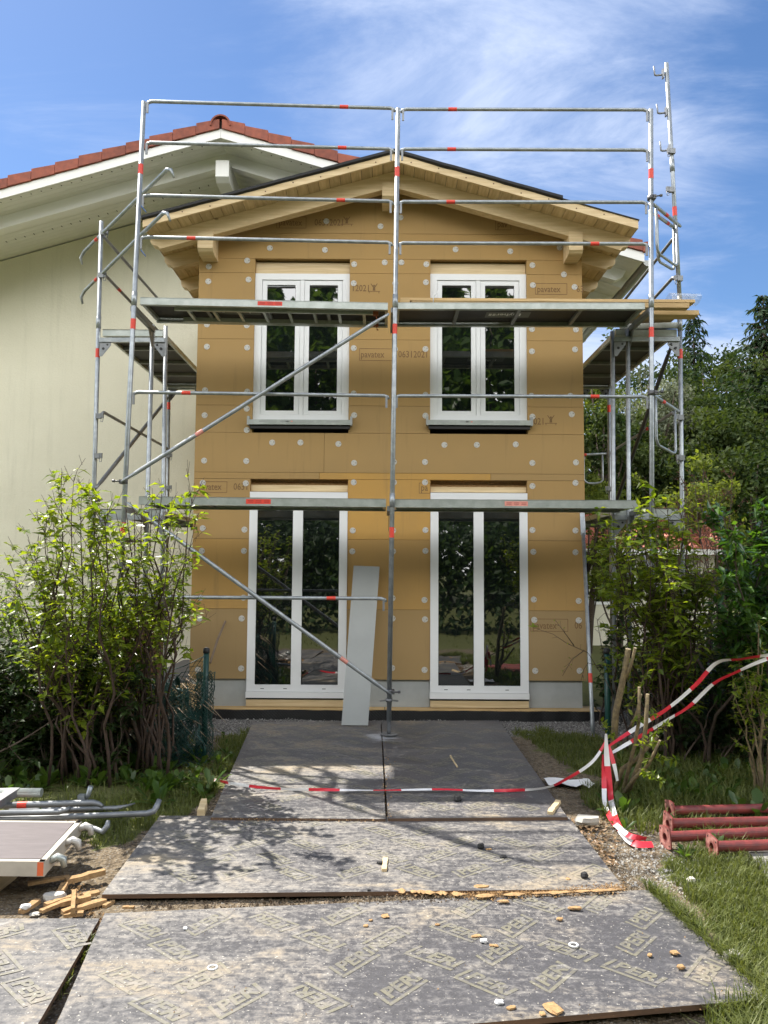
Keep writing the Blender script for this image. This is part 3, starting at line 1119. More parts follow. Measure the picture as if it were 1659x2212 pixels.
# rafters with shaped tails
TX = 2.55
for yi, y in enumerate((8.63, 9.2, 9.98, 10.7, 11.4)):
    for side in (-1, 1):
        hgt = 0.185
        xt = (XEL + 0.012 if side < 0 else XER - 0.012)
        cosl = 1.0
        ztail = soffit(xt) - 0.002
        sx = side
        poly = [(APEX_X, ZR - 0.002), (xt, ztail), (xt - sx * 0.004, ztail - 0.075), (xt - sx * 0.03, ztail - 0.105), (xt - sx * 0.085, ztail - 0.118), (xt - sx * 0.115, ztail - 0.15), (xt - sx * 0.15, soffit(xt - sx * 0.15) - hgt), (APEX_X, ZR - hgt)]
        r_ = MB()
        r_.prism([(x, y, z) for x, z in poly], (0, 0.12 if yi == 0 else 0.1, 0), 0, 0.55 + 0.1 * side * (1 if yi % 2 else -1))
        r_.build('rafter', M_WOOD, roof_o)
# purlin ends
for px, pyb, wdm, topd in ((840, 457, 0.16, 0.13), (455, 566, 0.175, 0.1), (1231.5, 570, 0.16, 0.1)):
    Yp = 8.61
    q = P(px, pyb, YF)
    zt_ = soffit(q.x) - 0.12
    p = MB()
    x0 = q.x - wdm / 2
    p.prism([(x0, Yp, zt_), (x0, Yp, q.z + 0.05), (x0, Yp + 0.03, q.z + 0.02), (x0, Yp + 0.09, q.z), (x0, YF + 0.1, q.z), (x0, YF + 0.1, zt_)], (wdm, 0, 0), 0, 0.6)
    p.build('purlin', M_WOOD, roof_o)
nl = MB()
for side in (-1, 1):
    for k in range(8):
        x = APEX_X + side * (0.2 + k * 0.31)
        nl.disc((x, YV - 0.002, soffit(x) + 0.03 + 0.02 * (k % 2)), (0, 1, 0), 0.008, 0.003, 8)
nl.build('knot', M_BROWNP, roof_o)

# ------------------------------------------------------------------ big cream house behind
YW, YG = 11.95, 10.35
ctr = P(477, 285, YG)
RX, RZ = ctr.x, ctr.z
SL2 = 0.296
big = thing('cream_house', 'large cream rendered house with white eaves and red clay verge tiles', 'house', (RX, YW, 0))


def z2(x):
    return RZ - SL2 * abs(x - RX)


EXR = P(1392, 560, YG).x
EXL = RX - (EXR - RX)
WXR, WXL = 2.95, RX - (2.95 - RX)
w2 = MB()
w2.prism([(WXL, YW, -0.05), (WXR, YW, -0.05), (WXR, YW, z2(WXR) - 0.1), (RX, YW, RZ - 0.1), (WXL, YW, z2(WXL) - 0.1)], (0, 9.0, 0))
w2.build('wall', M_REND, big)
rf = MB()


def sq2(mb, xa, xb, d0, d1, y0, y1, mi=0, a=None):
    mb.hexa([(xa, y0, z2(xa) + d0), (xb, y0, z2(xb) + d0), (xb, y1, z2(xb) + d0), (xa, y1, z2(xa) + d0), (xa, y0, z2(xa) + d1), (xb, y0, z2(xb) + d1), (xb, y1, z2(xb) + d1), (xa, y1, z2(xa) + d1)], mi, a)


# soffit boards run across the overhang in narrow strips
for xa, xb in ((EXL, RX), (RX, EXR)):
    sq2(rf, xa, xb, -0.06, 0.0, YG + 0.03, YW + 9.4, 0)
rfo = rf.build('roof', M_WHITEP, big)
sf = MB()
k = 0
y = YG + 0.05
while y < YW - 0.03:
    for xa, xb in ((EXL + 0.1, RX), (RX, EXR - 0.05)):
        sq2(sf, xa, xb, -0.078, -0.0605, y, y + 0.092, 0, 0.5)
    y += 0.098
sf.build('soffit_board', M_WHITEP, rfo)
dots = MB()
for side in (-1, 1):
    n = 44 if side < 0 else 36
    for k in range(1, n):
        x = RX + side * k * 0.14
        dots.box((x - 0.008, YG + 0.085, z2(x) - 0.083), (x + 0.008, YG + 0.1, z2(x) - 0.0785))
        if side < 0:
            dots.box((x - 0.006, YW - 0.5, z2(x) - 0.083), (x + 0.006, YW - 0.46, z2(x) - 0.0785))
dots.build('vent_hole', M_GASK, rfo)
vb = MB()
for xa, xb in ((EXL, RX - 0.002), (RX + 0.002, EXR)):
    sq2(vb, xa, xb, -0.085, 0.045, YG, YG + 0.03, 0)
vb.build('verge_board', M_WHITEP, rfo)
for side in (-1, 1):
    r_ = MB()
    xe = RX + side * (EXR - RX - 0.12)
    pl = [(RX, RZ - 0.08), (xe, z2(xe) - 0.08), (xe - side * 0.05, z2(xe) - 0.17), (xe - side * 0.16, z2(xe - side * 0.16) - 0.27), (RX, RZ - 0.27)]
    r_.prism([(x, YG + 0.42, z) for x, z in pl], (0, 0.12, 0))
    r_.build('rafter', M_WHITEP, rfo)
pe = MB()
a = P(466, 346, YG + 0.25)
b_ = P(494, 390, YG + 0.25)
pe.prism([(a.x, YG + 0.25, a.z), (a.x, YG + 0.25, b_.z + 0.06), (a.x, YG + 0.33, b_.z), (a.x, YW, b_.z), (a.x, YW, a.z)], (b_.x - a.x, 0, 0))
pe.build('purlin', M_WHITEP, rfo)
# verge tiles, one block behind the other up the slope
for side in (-1, 1):
    vt = MB()
    k = 0
    s = 0.02
    end = EXR - RX if side > 0 else 6.4
    tl = 0.325
    rr = random.Random(side + 5)
    while s < end:
        e = min(s + tl, end + 0.05)
        xa, xb = RX + side * s, RX + side * (e - 0.006)
        za, zb_ = z2(xa) + 0.045, z2(xb) + 0.055
        tp = 0.135
        x0, x1 = (xa, xb)
        tone = rr.random()
        # upper end of each block tucks under the one above it
        vt.prism([(x0, YG - 0.03, za), (x1, YG - 0.03, zb_ + 0.002), (x1, YG - 0.03, zb_ + tp), (x0, YG - 0.03, za + tp - 0.022)], (0, 0.05, 0), 0, tone)
        vt.prism([(x0, YG - 0.03, za + tp - 0.022), (x1, YG - 0.03, zb_ + tp), (x1, YG + 0.33, zb_ + tp), (x0, YG + 0.33, za + tp - 0.022)], (0, 0, 0.018), 0, tone)
        s += tl
        k += 1
    vt.build('verge_tile', M_TILE, rfo)
tf = MB()
for xa, xb in ((EXL, RX), (RX, EXR + 0.06)):
    sq2(tf, xa, xb, 0.06, 0.12, YG + 0.3, YW + 9.5, 0)
tf.build('tile_field', M_TILE, rfo)
rg = MB()
n = 12
for i in range(14):
    y0 = YG - 0.05 + i * 0.4
    vs = []
    for yy, r_ in ((y0, 0.155), (y0 + 0.44, 0.135)):
        for k in range(n + 1):
            an = math.pi * k / n
            vs.append((RX + r_ * math.cos(an) * 0.95, yy, RZ + 0.075 + r_ * math.sin(an)))
        for k in range(n + 1):
            an = math.pi * k / n
            vs.append((RX + (r_ - 0.022) * math.cos(an) * 0.95, yy, RZ + 0.075 + (r_ - 0.022) * math.sin(an)))
    m_ = n + 1
    fs = []
    for k in range(n):
        fs += [(k, k + 1, 2 * m_ + k + 1, 2 * m_ + k), (m_ + k + 1, m_ + k, 3 * m_ + k, 3 * m_ + k + 1), (k + 1, k, m_ + k, m_ + k + 1)]
    rg.add(vs, fs, 0, False, 0.4)
rg.box((RX - 0.125, YG + 0.02, RZ + 0.05), (RX + 0.125, YG + 0.06, RZ + 0.17), 1)
rg.build('ridge_tile', [M_TILE, M_DARK], rfo)
# gutter on the eave
gt = MB()
gx, gz0 = EXR + 0.02, z2(EXR) + 0.0
n = 10
rad = 0.085
vs = []
for yy in (YG + 0.15, YW + 9.2):
    for r_ in (rad, rad - 0.006):
        for k in range(n + 1):
            an = math.pi + math.pi * k / n
            vs.append((gx + 0.09 + r_ * math.cos(an), yy, gz0 + 0.0 + r_ * math.sin(an)))
m_ = n + 1
fs = []
for k in range(n):
    fs += [(k + 1, k, 2 * m_ + k, 2 * m_ + k + 1), (m_ + k, m_ + k + 1, 3 * m_ + k + 1, 3 * m_ + k), (k, k + 1, m_ + k + 1, m_ + k)]
gt.add(vs, fs, 0, True)
gt.prism([(gx + 0.09 + rad * math.cos(math.pi + math.pi * k / n), YG + 0.149, gz0 + rad * math.sin(math.pi + math.pi * k / n)) for k in range(n + 1)], (0, 0.004, 0))
gt.tube([(gx + 0.175, YG + 0.15, gz0), (gx + 0.175, YW + 9.2, gz0)], 0.01, 8)
for k in range(7):
    yy = YG + 0.3 + k * 0.7
    gt.tube([(gx + 0.09 + (rad + 0.004) * math.cos(math.pi + math.pi * q / 8), yy, gz0 + (rad + 0.004) * math.sin(math.pi + math.pi * q / 8)) for q in range(9)], 0.008, 6)
gt.build('gutter', M_ZINC, rfo)
fb = MB()
fb.box((EXR - 0.06, YG + 0.031, z2(EXR) - 0.06), (EXR, YW + 9.3, z2(EXR) + 0.05))
for k in range(9):
    yy = YG + 0.65 + k * 0.75
    xe = EXR - 0.02
    fb.prism([(xe, yy, z2(xe) - 0.08), (xe - 0.1, yy, z2(xe) - 0.22), (xe - 0.55, yy, z2(xe - 0.55) - 0.24), (xe - 0.55, yy, z2(xe - 0.55) - 0.08)], (0, 0.1, 0))
fb.build('eave_board', M_WHITEP, rfo)

# low house with the red tiled roof beyond the shrubs
YN = 17.0
na = P(1225, 1185, YN)
nb = P(1560, 1185, YN)
nr = P(1300, 1098, YN + 2.6)
low_house = thing('bungalow', 'low cream bungalow with a sunlit red tiled roof behind the shrubs', 'house', ((na.x + nb.x) / 2, YN, 0))
wl = MB()
wl.box((na.x, YN + 0.4, -0.05), (nb.x, YN + 5, na.z - 0.05))
wo_ = wl.build('wall', M_REND, low_house)
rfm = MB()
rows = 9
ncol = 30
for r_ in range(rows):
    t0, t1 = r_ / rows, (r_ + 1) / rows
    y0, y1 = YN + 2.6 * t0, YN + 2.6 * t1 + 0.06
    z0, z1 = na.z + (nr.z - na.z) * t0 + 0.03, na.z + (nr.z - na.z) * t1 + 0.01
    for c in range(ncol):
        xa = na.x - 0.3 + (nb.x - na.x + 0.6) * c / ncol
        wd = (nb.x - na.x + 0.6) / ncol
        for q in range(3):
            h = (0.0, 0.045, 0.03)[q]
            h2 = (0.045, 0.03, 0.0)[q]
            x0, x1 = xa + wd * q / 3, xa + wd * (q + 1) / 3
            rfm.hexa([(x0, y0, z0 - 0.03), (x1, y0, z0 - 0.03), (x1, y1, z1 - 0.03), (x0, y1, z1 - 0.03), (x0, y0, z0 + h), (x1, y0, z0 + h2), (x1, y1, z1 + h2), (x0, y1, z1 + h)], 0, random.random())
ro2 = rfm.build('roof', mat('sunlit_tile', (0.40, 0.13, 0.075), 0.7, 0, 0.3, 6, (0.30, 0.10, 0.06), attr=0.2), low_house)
bk = MB()
bk.prism([(na.x - 0.3, YN + 2.62, nr.z), (na.x - 0.3, YN + 5.3, na.z), (na.x - 0.3, YN + 5.3, na.z - 0.1), (na.x - 0.3, YN + 2.62, nr.z - 0.12)], (nb.x - na.x + 0.6, 0, 0))
bk.build('rear_slope', M_TILE, low_house)
ev = MB()
ev.box((na.x - 0.3, YN - 0.03, na.z - 0.12), (nb.x + 0.3, YN + 0.02, na.z + 0.0))
ev.build('eave_board', M_WHITEP, low_house)
wn = MB()
wx = P(1290, 1300, YN + 0.4)
wn.box((wx.x - 0.1, YN + 0.37, 0.9), (wx.x + 0.9, YN + 0.405, 2.1))
wn.box((wx.x - 0.03, YN + 0.36, 0.97), (wx.x + 0.37, YN + 0.372, 2.03), 1)
wn.box((wx.x + 0.43, YN + 0.36, 0.97), (wx.x + 0.83, YN + 0.372, 2.03), 1)
wn.build('window', [M_PVC, M_GLASS], low_house)
# ------------------------------------------------------------------ scaffold
YL, YM, YRR = 7.63, 7.75, 7.71
foot = P(840, 1588, YM)
scaf = thing('scaffold', 'galvanised tube scaffold standing around the tan extension, two lifts of decks high', 'scaffold', (foot.x, YM, 0))
RP = 0.0242


def band(parent, p0, p1, at, r, ln=0.1, m_=None):
    """sticker wrapped round a tube between p0 and p1 at the point nearest to `at`"""
    p0, p1 = V(p0), V(p1)
    d = (p1 - p0).normalized()
    c = p0 + d * (V(at) - p0).dot(d)
    b = MB()
    b.tube([c - d * ln / 2, c + d * ln / 2], r + 0.0012, 12, 0, False)
    b.build('marking_band', m_ or M_RED, parent)


def pole(top, bot, bands=(), r=RP, mat_=None, collar=(), holes=()):
    b = MB()
    top, bot = V(top), V(bot)
    b.tube([bot, top], r, 14)
    for c in collar:
        d = (top - bot).normalized()
        c = bot + d * (V(c) - bot).dot(d)
        b.tube([c - d * 0.05, c + d * 0.09], r + 0.0035, 14)
    o = b.build('standard', mat_ or M_GALV, scaf)
    for at in bands:
        band(o, bot, top, at, r, 0.105)
    return o


def ground_at(top, mid, z=0.02):
    d = (V(mid) - V(top))
    return V(top) + d * ((z - top.z) / d.z)


LT, LM_ = P(311, 220, YL), P(268, 1100, YL)
LB = ground_at(LT, LM_)
poleL = pole(LT, LB, [P(303, 366, YL), P(283, 700, YL), P(265, 1140, YL)], collar=[P(287, 650, YL)])
MT, MBt = P(860, 235, YM), P(840, 1580, YM)
poleM = pole(MT, MBt + V((0, 0, 0.10)), [P(856, 372, YM), P(848, 711, YM), P(841, 1150, YM)], collar=[P(850, 655, YM), P(841, 1085, YM)])
RT_, RM_ = P(1406, 237, YRR), P(1408, 1100, YRR)
RB_ = ground_at(RT_, RM_)
poleR = pole(RT_, RB_, [P(1407, 376, YRR), P(1407, 718, YRR)], collar=[P(1407, 655, YRR)])
# base jack of the middle standard
b = MB()
pts = [foot + V((0, 0, 0.004)), foot + V((0, 0, 0.36))]
b.tube(pts, 0.017, 12)
for k in range(26):
    z = foot.z + 0.03 + k * 0.011
    b.tube([(foot.x, YM, z), (foot.x, YM, z + 0.005)], 0.0205, 10)
b.tube([foot + V((0, 0, 0.325)), foot + V((0, 0, 0.355))], 0.034, 12)
for s in (-1, 1):
    b.beam(foot + V((0.03 * s, 0, 0.34)), foot + V((0.09 * s, -0.02, 0.335)), 0.016, 0.014)
b.disc((foot.x, YM, 0.048), (0, 0, 1), 0.085, 0.008, 20)
b.build('base_jack', M_GALVD, scaf)
# inner standards, side standards
YI = 8.38
iLt, iLm = P(330, 702, YI), P(319, 1065, YI)
pole(iLt, ground_at(iLt, iLm))
iRt, iRm = P(1356, 712, YI), P(1358, 1070, YI)
pole(iRt, ground_at(iRt, iRm))
YS, YSF = 8.67, 11.22
sLt, sLm = P(219, 478, YS), P(203, 1065, YS)
pole(sLt, ground_at(sLt, sLm), [P(213, 763, YS)], collar=[P(214, 700, YS)])
siLt, siLm = P(358, 705, YS), P(353, 1065, YS)
pole(siLt, ground_at(siLt, siLm))
fLt, fLm = P(365, 838, YSF), P(362, 1065, YSF)
pole(fLt, ground_at(fLt, fLm), [P(364, 877, YSF)])
YSR, YSRF = 8.4, 10.97
sRt, sRm = P(1468, 640, YSR), P(1473, 1075, YSR)
pole(sRt, ground_at(sRt, sRm), [P(1468, 765, YSR), P(1473, 1157, YSR)], collar=[P(1468, 705, YSR)])
uRt, uRb = P(1439.5, 137, YSR), P(1468, 642, YSR)
poleU = pole(uRt, uRb, [P(1460, 457, YSR)], 0.0235, collar=[P(1453, 362, YSR)])
siRt, siRm = P(1323, 716, YSR), P(1325, 1070, YSR)
pole(siRt, ground_at(siRt, siRm))
fRt, fRm = P(1315, 828, YSRF), P(1318, 1070, YSRF)
pole(fRt, ground_at(fRt, fRm), [P(1317, 883, YSRF)])


# guard rails: tube with cranked, flattened ends
def rail(p0, p1, band_at=None, r=0.0185, drop=0.035, endk=(True, True), m_=None, name='guard_rail'):
    p0, p1 = V(p0), V(p1)
    d = (p1 - p0).normalized()
    pts, rr = [], []
    if endk[0]:
        pts += [p0 + V((0, 0, -drop)), p0 + d * 0.012 + V((0, 0, -drop * 0.35)), p0 + d * 0.05]
        rr += [r * 0.75, r * 0.9, r]
    else:
        pts += [p0]
        rr += [r]
    if endk[1]:
        pts += [p1 - d * 0.05, p1 - d * 0.012 + V((0, 0, -drop * 0.35)), p1 + V((0, 0, -drop))]
        rr += [r, r * 0.9, r * 0.75]
    else:
        pts += [p1]
        rr += [r]
    b = MB()
    b.tube(pts, rr, 12)
    o = b.build(name, m_ or M_GALV, scaf)
    if band_at is not None:
        band(o, p0, p1, band_at, r, 0.09)
    return o


def wedge(p):
    b = MB()
    p = V(p)
    b.box((p.x - 0.012, p.y - 0.006, p.z - 0.1), (p.x + 0.010, p.y + 0.006, p.z + 0.02))
    b.build('rail_wedge', M_GALVD, scaf)


off = -0.03
for (xa, ya), (xb, yb), bd in (((318, 219), (853, 234), (743, 231)), ((316, 308), (850, 322), (739, 319)), ((308, 422), (849, 435), (736, 433)), ((304, 512), (847, 524), (414, 515)),
                               ((288, 847), (840, 855), (403, 849)), ((262, 1289), (834, 1293), (715, 1291))):
    rail(P(xa, ya, YL + 0.012), P(xb, yb, YM + 0.012), P(bd[0], bd[1], 7.68))
    wedge(P(xa + 1, ya + 5, YL))
    wedge(P(xb - 5, yb + 5, YM))
for (xa, ya), (xb, yb), bd in (((867, 236), (1400, 237), (978, 235)), ((865, 322), (1400, 324), (976, 322)), ((862, 436), (1398, 437), (974, 436)), ((861, 525), (1399, 527), (1285, 525)),
                               ((853, 855), (1400, 857), (1285, 857))):
    rail(P(xa, ya, YM + 0.012), P(xb, yb, YRR + 0.012), P(bd[0], bd[1], 7.72))
    wedge(P(xa + 4, ya + 5, YM))
    wedge(P(xb - 2, yb + 5, YRR))


# diagonal braces in front
def brace(p0, p1, band_at=None, bm=None, r=0.0212, m_=None):
    p0, p1 = V(p0), V(p1)
    d = (p1 - p0).normalized()
    b = MB()
    b.tube([p0, p0 + d * 0.1, p0 + d * 0.2, p1 - d * 0.2, p1 - d * 0.1, p1], [r * 0.62, r * 0.75, r, r, r * 0.75, r * 0.62], 12)
    o = b.build('diagonal_brace', m_ or M_GALV, scaf)
    if band_at is not None:
        band(o, p0, p1, band_at, r, 0.085, bm)
    return o


brace(P(262, 1041, YL - 0.05), P(840, 678, YM - 0.05), P(428, 930, 7.66), M_PINK)
brace(P(275, 1086, YL - 0.05), P(846, 1501, YM - 0.05), P(742, 1427, 7.7), M_PINK)


def coupler(p, r=RP, sx=1):
    """clamp round a tube with its bolt sticking out"""
    p = V(p)
    b = MB()
    b.tube([p - V((0, 0, 0.022)), p + V((0, 0, 0.022))], r + 0.013, 12)
    b.box((p.x + sx * (r + 0.002) - 0.012, p.y - 0.045, p.z - 0.02), (p.x + sx * (r + 0.002) + 0.016, p.y + 0.045, p.z + 0.02))
    b.tube([p + V((sx * 0.02, -0.04, 0)), p + V((sx * 0.085, -0.05, 0.004))], 0.008, 8)
    b.tube([p + V((sx * 0.075, -0.05, 0.003)), p + V((sx * 0.1, -0.052, 0.005))], 0.014, 6)
    b.build('coupler', M_IRON, scaf)


for q, s in ((P(1406, 428, YRR), 1), (P(1408, 849, YRR), 1), (P(268, 1041, YL), -1), (P(205, 1080, YS), 1), (P(843, 1494, YM), 1)):
    coupler(q, sx=s)


def rail_box(p, sx=1):
    """guard rail lock: small box with a wire bail"""
    p = V(p)
    b = MB()
    b.box((p.x + sx * 0.01 - 0.03, p.y - 0.05, p.z - 0.028), (p.x + sx * 0.01 + 0.03, p.y - 0.012, p.z + 0.028))
    b.box((p.x + sx * 0.05 - 0.02, p.y - 0.045, p.z - 0.02), (p.x + sx * 0.05 + 0.018, p.y - 0.02, p.z + 0.034))
    b.tube([p + V((sx * 0.04, -0.035, -0.02)), p + V((sx * 0.04, -0.035, -0.062)), p + V((sx * 0.06, -0.035, -0.066)), p + V((sx * 0.066, -0.035, -0.02))], 0.0045, 6)
    b.build('rail_lock', M_GALVD, scaf)


for q, s in ((P(213, 900, YS), 1), (P(210, 986, YS), 1), (P(223, 505, YS), 1), (P(219, 597, YS), 1), (P(363, 985, YSF), 1), (P(362, 1054, YSF), 1),
             (P(1450, 413, YSR), -1), (P(1452, 330, YSR), -1), (P(1468, 604, YSR), -1), (P(1470, 903, YSR), -1), (P(1472, 990, YSR), -1), (P(1317, 1056, YSRF), -1)):
    rail_box(q, s)
# hooks on the tall end post
for px, py in ((1432.5, 161), (1439, 243), (1446, 324)):
    p = P(px, py, YSR)
    q = P(px - 18, py + 1, YSR)
    t = P(px - 20.5, py - 18, YSR)
    b = MB()
    b.tube([p + V((0.02, 0, 0)), q + V((0.02, 0, -0.005)), q, t], [0.011, 0.011, 0.011, 0.008], 8)
    b.box((p.x - 0.012, p.y - 0.02, p.z - 0.045), (p.x + 0.006, p.y + 0.02, p.z + 0.06))
    b.build('rail_hook', M_GALVD, scaf)

# oblique rails that tie the corner together at the upper lift, hooked ends
for a, b_, bd in (((180, 545, 9.17), (365, 362, 7.22), (210, 517, 8.8)), ((181, 630, 9.17), (357, 456, 7.22), (210, 601, 8.8))):
    p0, p1 = P(*a), P(*b_)
    d = (p1 - p0).normalized()
    b = MB()
    b.tube([p0 + V((-0.01, 0, -0.15)), p0 + V((-0.03, 0, -0.07)), p0 + d * 0.04, p1 - d * 0.05, p1 + V((0.02, 0, -0.02)), p1 + V((0.05, 0, -0.1))], [0.012, 0.017, 0.0185, 0.0185, 0.016, 0.011], 12)
    o = b.build('guard_rail', M_GALV, scaf)
    band(o, p0, p1, P(*bd), 0.0185, 0.09)
bs = MB()
for px, py in ((305, 445), (304, 540)):
    q = P(px, py, YL - 0.04)
    bs.beam(q, q + V((0.05, 0.01, -0.06)), 0.03, 0.006)
bs.build('blue_strap', M_BLUE, scaf)

# side rails running back along the house
XSL, XSFL = P(214, 700, YS).x, P(364, 860, YSF).x
for y0px, y1px, bd in ((508, 668, None), (588, 735, (256, 626, 9.2)), (889, 968, None)):
    rail(P(221, y0px, YS), P(361, y1px, YSF), P(*bd) if bd else None, m_=M_GALVD)
rail(P(206, 1170, YS), P(357, 1168, YSF), P(230, 1170, 9), m_=M_GALVD)
brace(P(364, 858, YSF - 0.03), P(207, 1055, YS - 0.03), m_=M_GALVD, r=0.024)
brace(P(358, 1200, YSF - 0.03), P(300, 1400, YS - 0.03), m_=M_GALVD, r=0.024)
rail(P(300, 1332, YS), P(357, 1320, YSF), None, m_=M_GALVD)
for y0px, y1px, bd in ((513, 684, None), (597, 745, None), (890, 976, (1408, 922, 9.3))):
    rail(P(1456, y0px, YSR), P(1321, y1px, YSRF), P(*bd) if bd else None, m_=M_GALVD)
brace(P(1451, 745, YSR - 0.03), P(1322, 1110, YSRF - 0.3), m_=solid('dark_tube', (0.09, 0.092, 0.095), 0.5, 0.5), r=0.024)
brace(P(1382, 1180, YSR), P(1460, 1380, YSR), m_=M_GALVD)
brace(P(1432, 1375, YSR - 0.2), P(1473, 1480, YSR - 0.2), m_=M_GALVD)


# end guard frames with their U loops
def end_frame(p0, p1, depth, y_in=0.06, bands=()):
    p0, p1 = V(p0), V(p1)
    d = (p1 - p0).normalized()
    Lh = (p1 - p0).length
    b = MB()
    b.tube([p0, p0 + d * 0.04, p1 - d * 0.04, p1], [0.014, 0.0185, 0.0185, 0.014], 10)
    a, c = p0 + d * Lh * 0.10, p0 + d * Lh * 0.84
    dn = V((0, 0, -depth))
    pts = [a, a + dn * 0.55, a + dn * 0.82]
    for k in range(1, 5):
        th = k / 5 * math.pi / 2
        pts.append(a + dn * (0.82 + 0.18 * math.sin(th)) + d * (0.12 * (1 - math.cos(th))))
    pts.append(c + dn - d * 0.1)
    pts.append(c + dn * 0.97 - d * 0.03)
    pts.append(c + dn * 0.9)
    pts.append(c)
    b.tube(pts, 0.0145, 10)
    o = b.build('end_guard_frame', M_GALV, scaf)
    for q in bands:
        band(o, p0, p1, p0 + d * Lh * q, 0.0185, 0.08)


end_frame(P(1411, 441, YRR + 0.05), P(1470, 489, YSR), 0.5, bands=(0.45,))
end_frame(P(1414, 462, YRR + 0.16), P(1462, 496, YSR + 0.1), 0.5, bands=(0.1, 0.55))
end_frame(P(1410, 853, YRR + 0.05), P(1466, 889, YSR), 0.5, bands=(0.38,))
end_frame(P(1255, 983, YSRF), P(1310, 980, YSRF), 0.42, bands=(0.1,))


# decks
def deck(name, a, b_, c, d, th=0.07, label_rect=None, ribs=4, top=False, hatch=False, sticker=None):
    """a,b front edge (left,right), c,d rear edge (right,left): points on the upper edge"""
    a, b_, c, d = V(a), V(b_), V(c), V(d)
    o_z = V((0, 0, -th))
    fr = MB()
    e1 = (b_ - a).normalized()
    inn = (d - a).normalized()
    w_ = 0.035
    # channel section edge beams: web with two lips
    for p, q, s in ((a, b_, 1), (d, c, -1)):
        iv = inn * s
        fr.hexa([p + o_z, q + o_z, q + o_z + iv * 0.006, p + o_z + iv * 0.006, p, q, q + iv * 0.006, p + iv * 0.006])
        fr.hexa([p + V((0, 0, -0.008)), q + V((0, 0, -0.008)), q + V((0, 0, -0.008)) + iv * w_, p + V((0, 0, -0.008)) + iv * w_, p + V((0, 0, 0.001)), q + V((0, 0, 0.001)), q + V((0, 0, 0.001)) + iv * w_, p + V((0, 0, 0.001)) + iv * w_])
        fr.hexa([p + o_z - V((0, 0, 0.005)) - iv * 0.004, q + o_z - V((0, 0, 0.005)) - iv * 0.004, q + o_z - V((0, 0, 0.005)) + iv * w_ * 1.3, p + o_z - V((0, 0, 0.005)) + iv * w_ * 1.3,
                 p + o_z - iv * 0.004, q + o_z - iv * 0.004, q + o_z + iv * w_ * 1.3, p + o_z + iv * w_ * 1.3])
    for p, q, s in ((a, d, 1), (b_, c, -1)):
        ev = e1 * s
        p2, q2 = p + inn * 0.007, q - inn * 0.007
        fr.hexa([p2 + o_z * 0.9, q2 + o_z * 0.9, q2 + o_z * 0.9 + ev * 0.03, p2 + o_z * 0.9 + ev * 0.03, p2 - V((0, 0, 0.01)), q2 - V((0, 0, 0.01)), q2 - V((0, 0, 0.01)) + ev * 0.03, p2 - V((0, 0, 0.01)) + ev * 0.03])
    root = fr.build(name, M_ALU, scaf)
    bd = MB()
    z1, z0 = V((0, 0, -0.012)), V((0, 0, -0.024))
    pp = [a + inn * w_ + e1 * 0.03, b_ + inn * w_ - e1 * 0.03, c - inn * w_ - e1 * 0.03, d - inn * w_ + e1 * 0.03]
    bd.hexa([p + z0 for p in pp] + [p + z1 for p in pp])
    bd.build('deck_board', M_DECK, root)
    for k in range(1, ribs):
        rb = MB()
        t = k / ribs
        p, q = a + (b_ - a) * t + inn * 0.03, d + (c - d) * t - inn * 0.03
        rb.beam(p + V((0, 0, -0.045)), q + V((0, 0, -0.045)), 0.035, 0.035)
        rb.build('cross_rib', M_GALVD, root)
    if sticker:
        s = MB()
        t0, t1, m_ = sticker
        p, q = a + (b_ - a) * t0, a + (b_ - a) * t1
        nrm = V((0, -0.0012, 0))
        s.add([p + nrm + V((0, 0, -th * 0.82)), q + nrm + V((0, 0, -th * 0.82)), q + nrm + V((0, 0, -th * 0.2)), p + nrm + V((0, 0, -th * 0.2))], [(0, 1, 2, 3)])
        for k in range(3):
            pa, qa = p + (q - p) * (0.08 + k * 0.32), p + (q - p) * (0.3 + k * 0.32)
            for zz in (0.38, 0.56):
                s.add([pa + nrm * 1.6 + V((0, 0, -th * (zz + 0.06))), qa + nrm * 1.6 + V((0, 0, -th * (zz + 0.06))), qa + nrm * 1.6 + V((0, 0, -th * zz)), pa + nrm * 1.6 + V((0, 0, -th * zz))], [(0, 1, 2, 3)], 1)
        s.build('red_label', [m_, solid('label_text', (0.25, 0.02, 0.02))], root)
    return root, (a, b_, c, d)


def mkdeck(name, fl, fr_, YA, YB_, depth, **kw):
    a, b_ = P(fl[0], fl[1], YA), P(fr_[0], fr_[1], YB_)
    zavg = (a.z + b_.z) / 2
    a.z = b_.z = zavg
    dv = V((0, depth, 0))
    return deck(name, a, b_, b_ + dv, a + dv, **kw)


duL, cuL = mkdeck('access_deck', (303, 642), (838, 654), YL + 0.03, YM + 0.03, 0.6, sticker=(0.47, 0.57, M_RED))
duR, cuR = mkdeck('deck', (857, 653), (1393, 654), YM + 0.03, YRR + 0.03, 0.6, th=0.064, ribs=4)
dlL, clL = mkdeck('deck', (300, 1072), (834, 1078), YL + 0.03, YM + 0.03, 0.6, th=0.078, sticker=(0.43, 0.53, M_RED))
dlR, clR = mkdeck('deck', (851, 1078), (1378, 1081), YM + 0.03, YRR + 0.03, 0.6, th=0.078, sticker=(0.455, 0.55, M_PINK))
